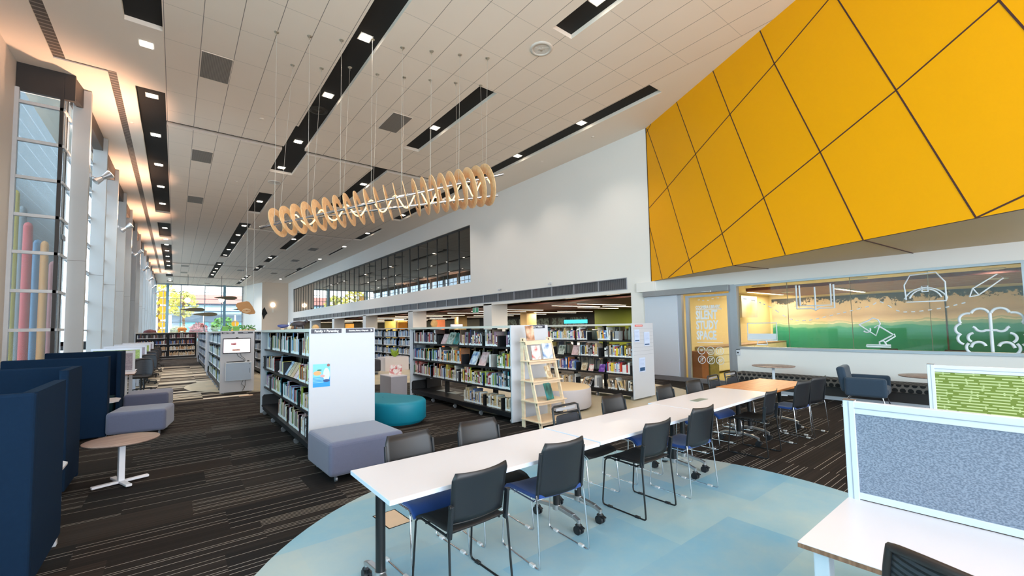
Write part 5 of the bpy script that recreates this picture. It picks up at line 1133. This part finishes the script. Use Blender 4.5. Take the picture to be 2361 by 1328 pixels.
# shelf-top objects
def onshelf(u, x, y, z=1.72): wx, wy = W(u, x, y); return (wx, wy, z-.001)
def green_box(x, lab): t = thing('green_display_box', lab, 'display box', onshelf(Ee, x, .0), 0, 'green boxes on the screen shelf'); t.location.x += .18+0*x; t.location.y = 14.3; t.location.x = {0:1.10, 1:1.36}[x]; MB().box(-.07,-.06,0,.07,.06,.13).build('box_body', mat('leaf_green_print', (104,176,70), .5, var=.3, scale=20), t); MB().box(-.075,-.065,.125,.075,.065,.135).build('lid', mat('pale_green_lid', (190,220,160), .5), t)
green_box(0, 'left green box on top of the shelf with the screen'); green_box(1, 'right green box on top of the shelf with the screen')
b = MB()
for i in range(90):
    a = R.uniform(0,6.3); q = R.uniform(.05,.22); c = Vector((q*cos(a)*1.4, q*sin(a)*.6, R.uniform(.03,.16))); e = Vector((R.uniform(-1,1),R.uniform(-1,1),R.uniform(-.3,1))).normalized()*.05; e2 = e.orthogonal().normalized()*.02; b.add([c-e, c-e2, c+e, c+e2], [(0,1,2,3)])
tp = thing('potted_plant', 'low leafy green plant on the shelf top right of the green boxes', 'plant', (1.67, 15.2, 1.719)); b.build('leaves', mat('plant_green', (78,150,54), .7), tp); MB().box(-.25,-.06,0,.25,.06,.05).build('trough', PLYD, tp)
wt = thing('whale_figure', 'small blue and white whale figure on the far end of the family shelf', 'figurine', onshelf(A, .55, .30)); b = MB(); b.lathe([(0,-.10),(.022,-.08),(.038,-.02),(.034,.04),(.016,.10),(0,.13)], 16); b.v = [(z, x, y+.07+ (z*z*1.2)) for x, y, z in b.v]; b.build('body', mat('whale_blue', (60,72,130), .4), wt)
MB().add([(.11,0,.08),(.17,-.04,.16),(.15,0,.13),(.17,.04,.16)], [(0,1,2),(0,2,3)]).build('tail', mat('whale_blue2', (180,190,220), .4), wt, solid=.01); MB().cyl((0,0,0),(0,0,.03), .03, n=10).build('stand', PLYD, wt)
mt = thing('dark_animal_figure', 'dark crouching animal figure on the family shelf top, right of the whale', 'figurine', onshelf(A, 2.0, .30)); b = MB(); b.lathe([(0,-.12),(.04,-.09),(.055,0),(.04,.09),(0,.12)], 14); b.v = [(z, x, y+.09) for x, y, z in b.v]; b.build('body', mat('dark_bronze', (44,38,44), .5), mt)
for x in (-.07,.07):
    for y in (-.04,.04): MB().cyl((x,y,0),(x*.8,y*.6,.08), .014, n=8).build('leg', MAT['dark_bronze'], mt)
MB().lathe([(0,-.035),(.035,0),(0,.035)], 10, (.12,0,.14)).build('head', MAT['dark_bronze'], mt)
for i, (x, lab) in enumerate(((1.0,'small pale shell on the family shelf top near the whale'),(1.35,'small brown carving on the family shelf top between whale and dark animal'),(2.9,'small tan rock on the family shelf top nearest the camera'))):
    b = MB(); b.lathe([(.0,0),(.05,.005),(.055,.03),(.03,.06),(0,.07)], 9); tag(b.build('ornament', mat('ornament_%d' % i, [(214,200,176),(140,100,70),(190,150,100)][i], .7, var=.3, scale=30), None, loc=onshelf(A, x, .35)), lab, 'ornament')
b = MB(); b.lathe([(0,0),(.06,0),(.06,.02)], 12)
for i in range(24): a = 2*pi*i/24; b.cyl((0,0,.09),(.10*cos(a),0,.09+.10*sin(a)), .02, .008, 5)
tag(b.build('straw_flower_ornament', mat('straw_gold', (190,150,96), .8, var=.3, scale=40), None, loc=onshelf(B, .35, .5)), 'round straw flower ornament on the shelf top behind the ottoman', 'ornament')
tag(MB().box(-.14,-.02,0,.14,.02,.05).build('paper_note', TOPW, None, loc=onshelf(B, 2.1, .1)), 'small white card on the shelf top behind the teal ottoman', 'card')
tg = thing('turquoise_sign', 'turquoise sign standing on the shelf top right of the white shelf end panel', 'sign', onshelf(Cc, 2.0, .5)); MB().box(-.32,-.01,.03,.30,.01,.13).build('sign_plate', mat('turquoise_plate', (60,214,226), .5, var=.1), tg); MB().box(-.2,-.03,0,-.15,.03,.03).box(.15,-.03,0,.2,.03,.03).build('foot', BLKS, tg); tg.rotation_euler.z = -radians(40)
# far shelf top figures
b = MB(); b.lathe([(.34,0),(.30,.12),(.12,.2),(0,.22)], 14); tag(b.build('dark_red_hat_ornament', mat('dark_red_ornament', (84,28,34), .7), None, loc=(-1.25, 35.3, 1.719)), 'dark red domed ornament on the far bookcase top at the left', 'ornament')
pf = thing('orange_animal_toy', 'orange animal toy on the far bookcase top right of the dark red dome', 'toy', (.35, 35.3, 1.719)); b = MB(); b.lathe([(0,-.25),(.10,-.2),(.13,0),(.1,.2),(0,.28)], 12); b.v = [(z, x, y+.2) for x, y, z in b.v]; b.build('body', mat('orange_plush', (224,150,84), .9), pf)
for x in (-.15,.15): MB().box(x-.04,-.05,0,x+.04,.05,.14).build('leg', MAT['orange_plush'], pf)
# hanging wooden shapes near the far glass
def hang(lab, loc, pts, th, m_, wire):
    t = thing('hanging_wood_shape', lab, 'hanging ornament', loc, 0, None); b = MB(); b.prism(pts, -th/2, th/2); b.v = [(x, z, y) for x, y, z in b.v]; b.build('wood_panel', m_, t, bevel=.01); MB().tube([(0,0,.0),(0,0,8-loc[2])], .006, 5).tube([(.25,0,.0),(.25,0,8-loc[2])], .006, 5).build('wire', MAT['steel_wire'], t)
    return t
hw = hang('large tan hat shaped wooden panel hanging before the white splayed wall', (2.22, 20, 2.63), [(-.35,.10),(-.30,.20),(-.12,.25),(.02,.28),(.10,.26),(.22,.08),(.33,-.16),(.30,-.23),(.12,-.25),(-.08,-.20),(-.25,-.08)], .05, mat('hat_tan_wood', (176,128,78), .6, var=.1), 0)
b = MB()
for q in (.06,.10,.14): b.tube([(.02+q*cos(a*.5), -.032, -.10+q*.55*sin(a*.5)) for a in range(13)], .006, 6)
b.build('carved_rings', mat('pale_carving', (236,214,176), .6), hw)
ell = lambda a, c_: [(a*cos(2*pi*i/20), c_*sin(2*pi*i/20)+.05*sin(4*pi*i/20)) for i in range(20)]
dw = mat('dark_driftwood', (98,88,66), .7, var=.3, scale=20)
hang('long dark rounded wooden shape hanging highest before the far glass', (4.0, 52, 5.15), ell(1.0,.16), .1, dw, 0)
hang('long dark wooden shape hanging left and lower before the far glass', (1.2, 48, 3.75), ell(.9,.16), .1, dw, 0)
hang('dark wooden shape hanging lowest before the far glass', (2.2, 50, 3.4), ell(1.0,.17), .1, dw, 0)
hang('dark wooden shape hanging partly behind the tan hat shaped panel', (5.2, 50, 3.9), ell(.8,.14), .1, dw, 0)
for i, (x, z) in enumerate(((1.0,5.2),(4.05,5.3))):
    t = thing('pendant_globe', 'glowing round pendant lamp before the far glass, %s one' % ('left', 'right')[i], 'pendant lamp', (x, 58, z), 0, 'round pendant lamps at the far glass'); b = MB(); b.lathe([(0,-.28),(.2,-.2),(.28,0),(.2,.2),(0,.28)], 20); b.build('globe', LAMPW, t); MB().cyl((0,0,.27),(0,0,8-z), .02, n=6).build('rod', BLKS, t)
# plain dark leaf-like decal in place of the wall figure
b = MB(); b.add([(0,0,-.7),(.2,0,-.2),(.45,0,.1),(.25,0,.5),(.1,0,.9),(-.15,0,.5),(-.2,0,0)], [(0,1,2,3,4,5,6)]); o = b.build('wall_decal', BLACK, None, loc=(8.95, 62.98, 3.9), solid=.01); tag(o, 'plain dark leaf shaped decal on the beige end wall', 'wall decal')
# cameras, sensor, exit sign on the right wall
def seccam(y, z, lab): t = thing('security_camera', lab, 'camera', (11.79, y, z), 0, 'white cameras on the right wall'); b = MB(); b.box(-.05,-.05,-.03,0,.05,.03); b.build('mount', SHW, t); b = MB(); b.cyl((-.05,0,-.02),(-.17,-.05,-.05), .035, n=12); b.build('camera_body', SHW, t)
seccam(15.7, 3.42, 'small white camera on the right wall under the blank wall area, left one'); seccam(12.35, 3.40, 'small camera on the right wall above the vent band, right one')
t = thing('exit_sign', 'green running man exit sign hanging beside the nearest wide white column', 'sign', (11.9, 17.95, 2.55)); MB().box(-.02,-.26,-.13,.02,.26,.13).build('housing', SHW, t, bevel=.006)
MB().box(-.023,-.24,-.11,-.0205,.24,.11).build('green_face', mat('exit_green', (16,110,62), .4, var=0, emit=(16,120,66), estr=.3), t)
b = MB(); b.box(-.0245,-.05,-.09,-.0235,.06,.09); b.build('white_door_mark', SIGNW, t); b = MB(); b.cyl((-.026,.0,.05),(-.025,.0,.05), .018, n=10).bar((-.0255,0,.03),(-.0255,.01,-.02), .03, .002).bar((-.0255,.01,-.02),(-.0255,-.03,-.07), .014, .002).bar((-.0255,.01,-.02),(-.0255,.045,-.06), .014, .002); b.build('running_figure', MAT['exit_green'], t); MB().cyl((0,0,.13),(0,0,.27), .01, n=6).build('hanger', SHW, t)
t = thing('door_reader', 'small white door access reader on the wall right of the glass door', 'door reader', (11.775, 5.22, .9)); MB().box(-.02,-.045,-.07,.02,.045,.07).build('plate', SHW, t, bevel=.004); MB().cyl((-.026,0,0),(-.02,0,0), .02, n=14).build('black_button', BLKS, t); MB().box(-.022,-.045,.078,.02,.045,.088).build('top_strip', SIGNB, t)
# study room contents
t = thing('kitchen_counter', 'cream counter with white drawers inside the study room behind the glass door', 'counter', (12.3, 6.98, 0)); MB().box(1.7,0,.08,7.8,.60,.86).build('carcass', mat('cream_cabinet', (226,218,190), .5), t); MB().box(1.65,-.03,.86,7.82,.60,.90).build('worktop', TAUPE, t)
for i in range(6):
    for z in (.12,.37,.62): MB().box(1.75+i*1.02,-.016,z,1.75+i*1.02+.98,-.001,z+.22).build('drawer', mat('drawer_white', (226,224,206), .45), t)
t = thing('cardboard_box', 'brown cardboard box on the study room floor behind the glass door', 'box', (12.45, 6.70, 0), .1, 'boxes inside the study room'); MB().box(-.25,-.2,0,.25,.2,.85).build('box_body', mat('cardboard', (150,96,66), .8), t)
t = thing('cardboard_box', 'olive patterned box beside the brown box behind the glass door', 'box', (13.05, 6.70, 0), -.05, 'boxes inside the study room'); MB().box(-.25,-.2,0,.25,.2,.66).build('box_body', mat('olive_box', (140,134,82), .7, var=.3, scale=12), t)
t = thing('study_room_screen', 'tilted display screen on the inner left wall of the study room', 'screen', (17.4, 7.5, 2.3)); MB().box(-.7,-.30,-.42,.65,-.22,.40).build('display_panel', art('display_pattern', [(150,150,146),(170,172,168),(190,160,90)], .9), t); MB().box(-.1,-.22,-.1,.1,.1,.1).build('mount', BLKS, t)
t = thing('white_tub_chair', 'cream round backed chair just above the sill inside the study room', 'chair', (15.5, 4.9, 0)); b = MB(); b.tube([(.32*cos(radians(a)), .32*sin(radians(a)), .80) for a in range(-20, 201, 10)], .045, 8); b.build('backrest', mat('cream_vinyl', (232,222,196), .5), t); MB().lathe([(.0,.40),(.28,.40),(.30,.44),(0,.47)], 24).build('seat', MAT['cream_vinyl'], t); MB().cyl((0,0,0),(0,0,.4), .04, n=10).build('leg', STEEL, t); MB().lathe([(0,.0),(.25,.0),(.25,.015),(0,.02)], 24).build('foot_disc', STEEL, t)
b = MB()
for s_ in (-1,1): b.bar((0,0,0),(0,0,0.001),.001,.001)
for i, (x, y) in enumerate(((16.0,3.0),(16.0,1.6),(16.0,.2))):
    t = thing('meeting_table', 'long cream study table inside the glazed room, %s from the left' % ordn(i), 'table', (x, y, 0), 0, 'tables inside the study room'); MB().box(-.5,-.62,.70,.5,.62,.73).build('tabletop', mat('cream_table', (224,212,184), .5), t)
    for a, c_ in ((-.42,-.55),(.42,-.55),(-.42,.55),(.42,.55)): MB().box(a-.02,c_-.02,0,a+.02,c_+.02,.70).build('leg', BLKS, t)
    for q in (-1, 1):
        c_ = dup(protos['black'], (x+q*.85, y+.15*q, 0), pi/2*q, 'black chair %s the %s study table behind the glass' % ('beyond' if q > 0 else 'in front of', ordn(i)), 'chairs inside the study room')
# lamps in both side rooms (real fittings that light them)
def disc_lamp(x, y, z, r, lab, grp, pw, col=(1,.88,.70)):
    t = thing('round_ceiling_lamp', lab, 'ceiling light', (x, y, z), 0, grp); MB().lathe([(r+.02,0),(r+.02,-.02),(r,-.025)], 24).build('rim', SHW, t); MB().lathe([(0,-.02),(r,-.02)], 24).build('lens', LAMPW, t)
    if pw: d_ = bpy.data.lights.new('room_glow', 'AREA'); d_.shape = 'DISK'; d_.size = r*2; d_.energy = pw; d_.color = col; o = bpy.data.objects.new('room_glow', d_); COL.objects.link(o); o.parent = t; o.location = (0, 0, -.04)
for i, (x, y) in enumerate(((14.5,5.72),(17.0,5.75),(14.5,3.2),(14.9,.8),(17.1,.86),(14.5,-2))): disc_lamp(x, y, 2.838 if x < 15.2 or y < -9 else 2.737, .17, 'round lit lamp in the study room ceiling, %s from the door' % ordn(i), 'round lamps in the study room ceiling', 26)
def lin_lamp(x, y, z, L_, rz, lab, grp, pw, w_=.10, col=(1,.86,.66)):
    t = thing('linear_lamp', lab, 'ceiling light', (x, y, z), rz, grp); MB().box(-L_/2,-w_/2-.01,-.035,L_/2,w_/2+.01,0).build('housing', SHW, t); MB().box(-L_/2+.02,-w_/2,-.042,L_/2-.02,w_/2,-.036).build('diffuser', LAMPW, t)
    if pw: d_ = bpy.data.lights.new('room_glow', 'AREA'); d_.shape = 'RECTANGLE'; d_.size = L_; d_.size_y = w_; d_.energy = pw; d_.color = col; o = bpy.data.objects.new('room_glow', d_); COL.objects.link(o); o.parent = t; o.location = (0, 0, -.06)
lin_lamp(18.0, 4.2, 2.738, 3.2, 0, 'linear lit lamp in the maroon slats above the mural, right one', 'linear lamps in the study room', 24); lin_lamp(18.2, 6.9, 2.838, 3.2, 0, 'linear lit lamp in the study room ceiling near the inner screen', 'linear lamps in the study room', 75)
i = 0
for y in (12.9,14.6,18.9,21.2,24.2,28.5,32,36,40,45,50,55):
    for x in (15.8, 21.5):
        if y < 15 and x > 18: x = 18.9
        lin_lamp(x+R.uniform(-.3,.3), y+(0 if x < 18 else 1.1), 2.675, 4.2 if y > 20 else 3.4, 0, 'linear lit lamp in the room behind the columns, %s row from the camera, %s' % (ordn(i//2), 'nearer' if x < 18 else 'farther'), 'linear lamps in the room behind the columns', 110 if y < 38 else 70); i += 1
for i, (x, y) in enumerate(((12.4,9.8),(12.4,11.9),(12.4,14.0),(12.4,19.5),(12.4,23),(12.4,29),(12.4,38))): lin_lamp(x, y, 2.815, .62, pi/2, 'short flush lamp in the edge ceiling behind the columns, %s from the camera' % ordn(i), 'short flush lamps behind the columns', 30, .10)
# furniture glimpsed in the room beyond the columns
for i, (x, y, rgb, lab) in enumerate(((13.2,24.2,(232,132,84),'tall orange banner stand beyond the white columns'),(16,36,(232,150,40),'orange panel beyond the far columns'),(13.4,32.5,(214,190,96),'yellow patterned panel beyond the columns above the family sign'),(14.5,46,(206,150,60),'tan timber panel beyond the farthest columns'))):
    t = thing('banner_stand', lab, 'banner', (x, y, 0)); MB().box(-.45,-.04,.1,.45,.04,2.3 if i else 2.2).build('panel', mat('panel_c%d' % i, rgb, .6, var=.15, scale=4), t, bevel=.02); MB().box(-.5,-.2,0,.5,.2,.1).build('foot', SHW, t)
for i, (x, y) in enumerate(((14.5,13.0),(17,16.5),(14.5,20),(17,24),(14.5,28))):
    t = shelf_unit('white shelf in the room behind the columns, %s from the camera' % ordn(i), x, y+3.0, -pi/2, 3.0, group='shelves in the room behind the columns', H=1.5, far=True)
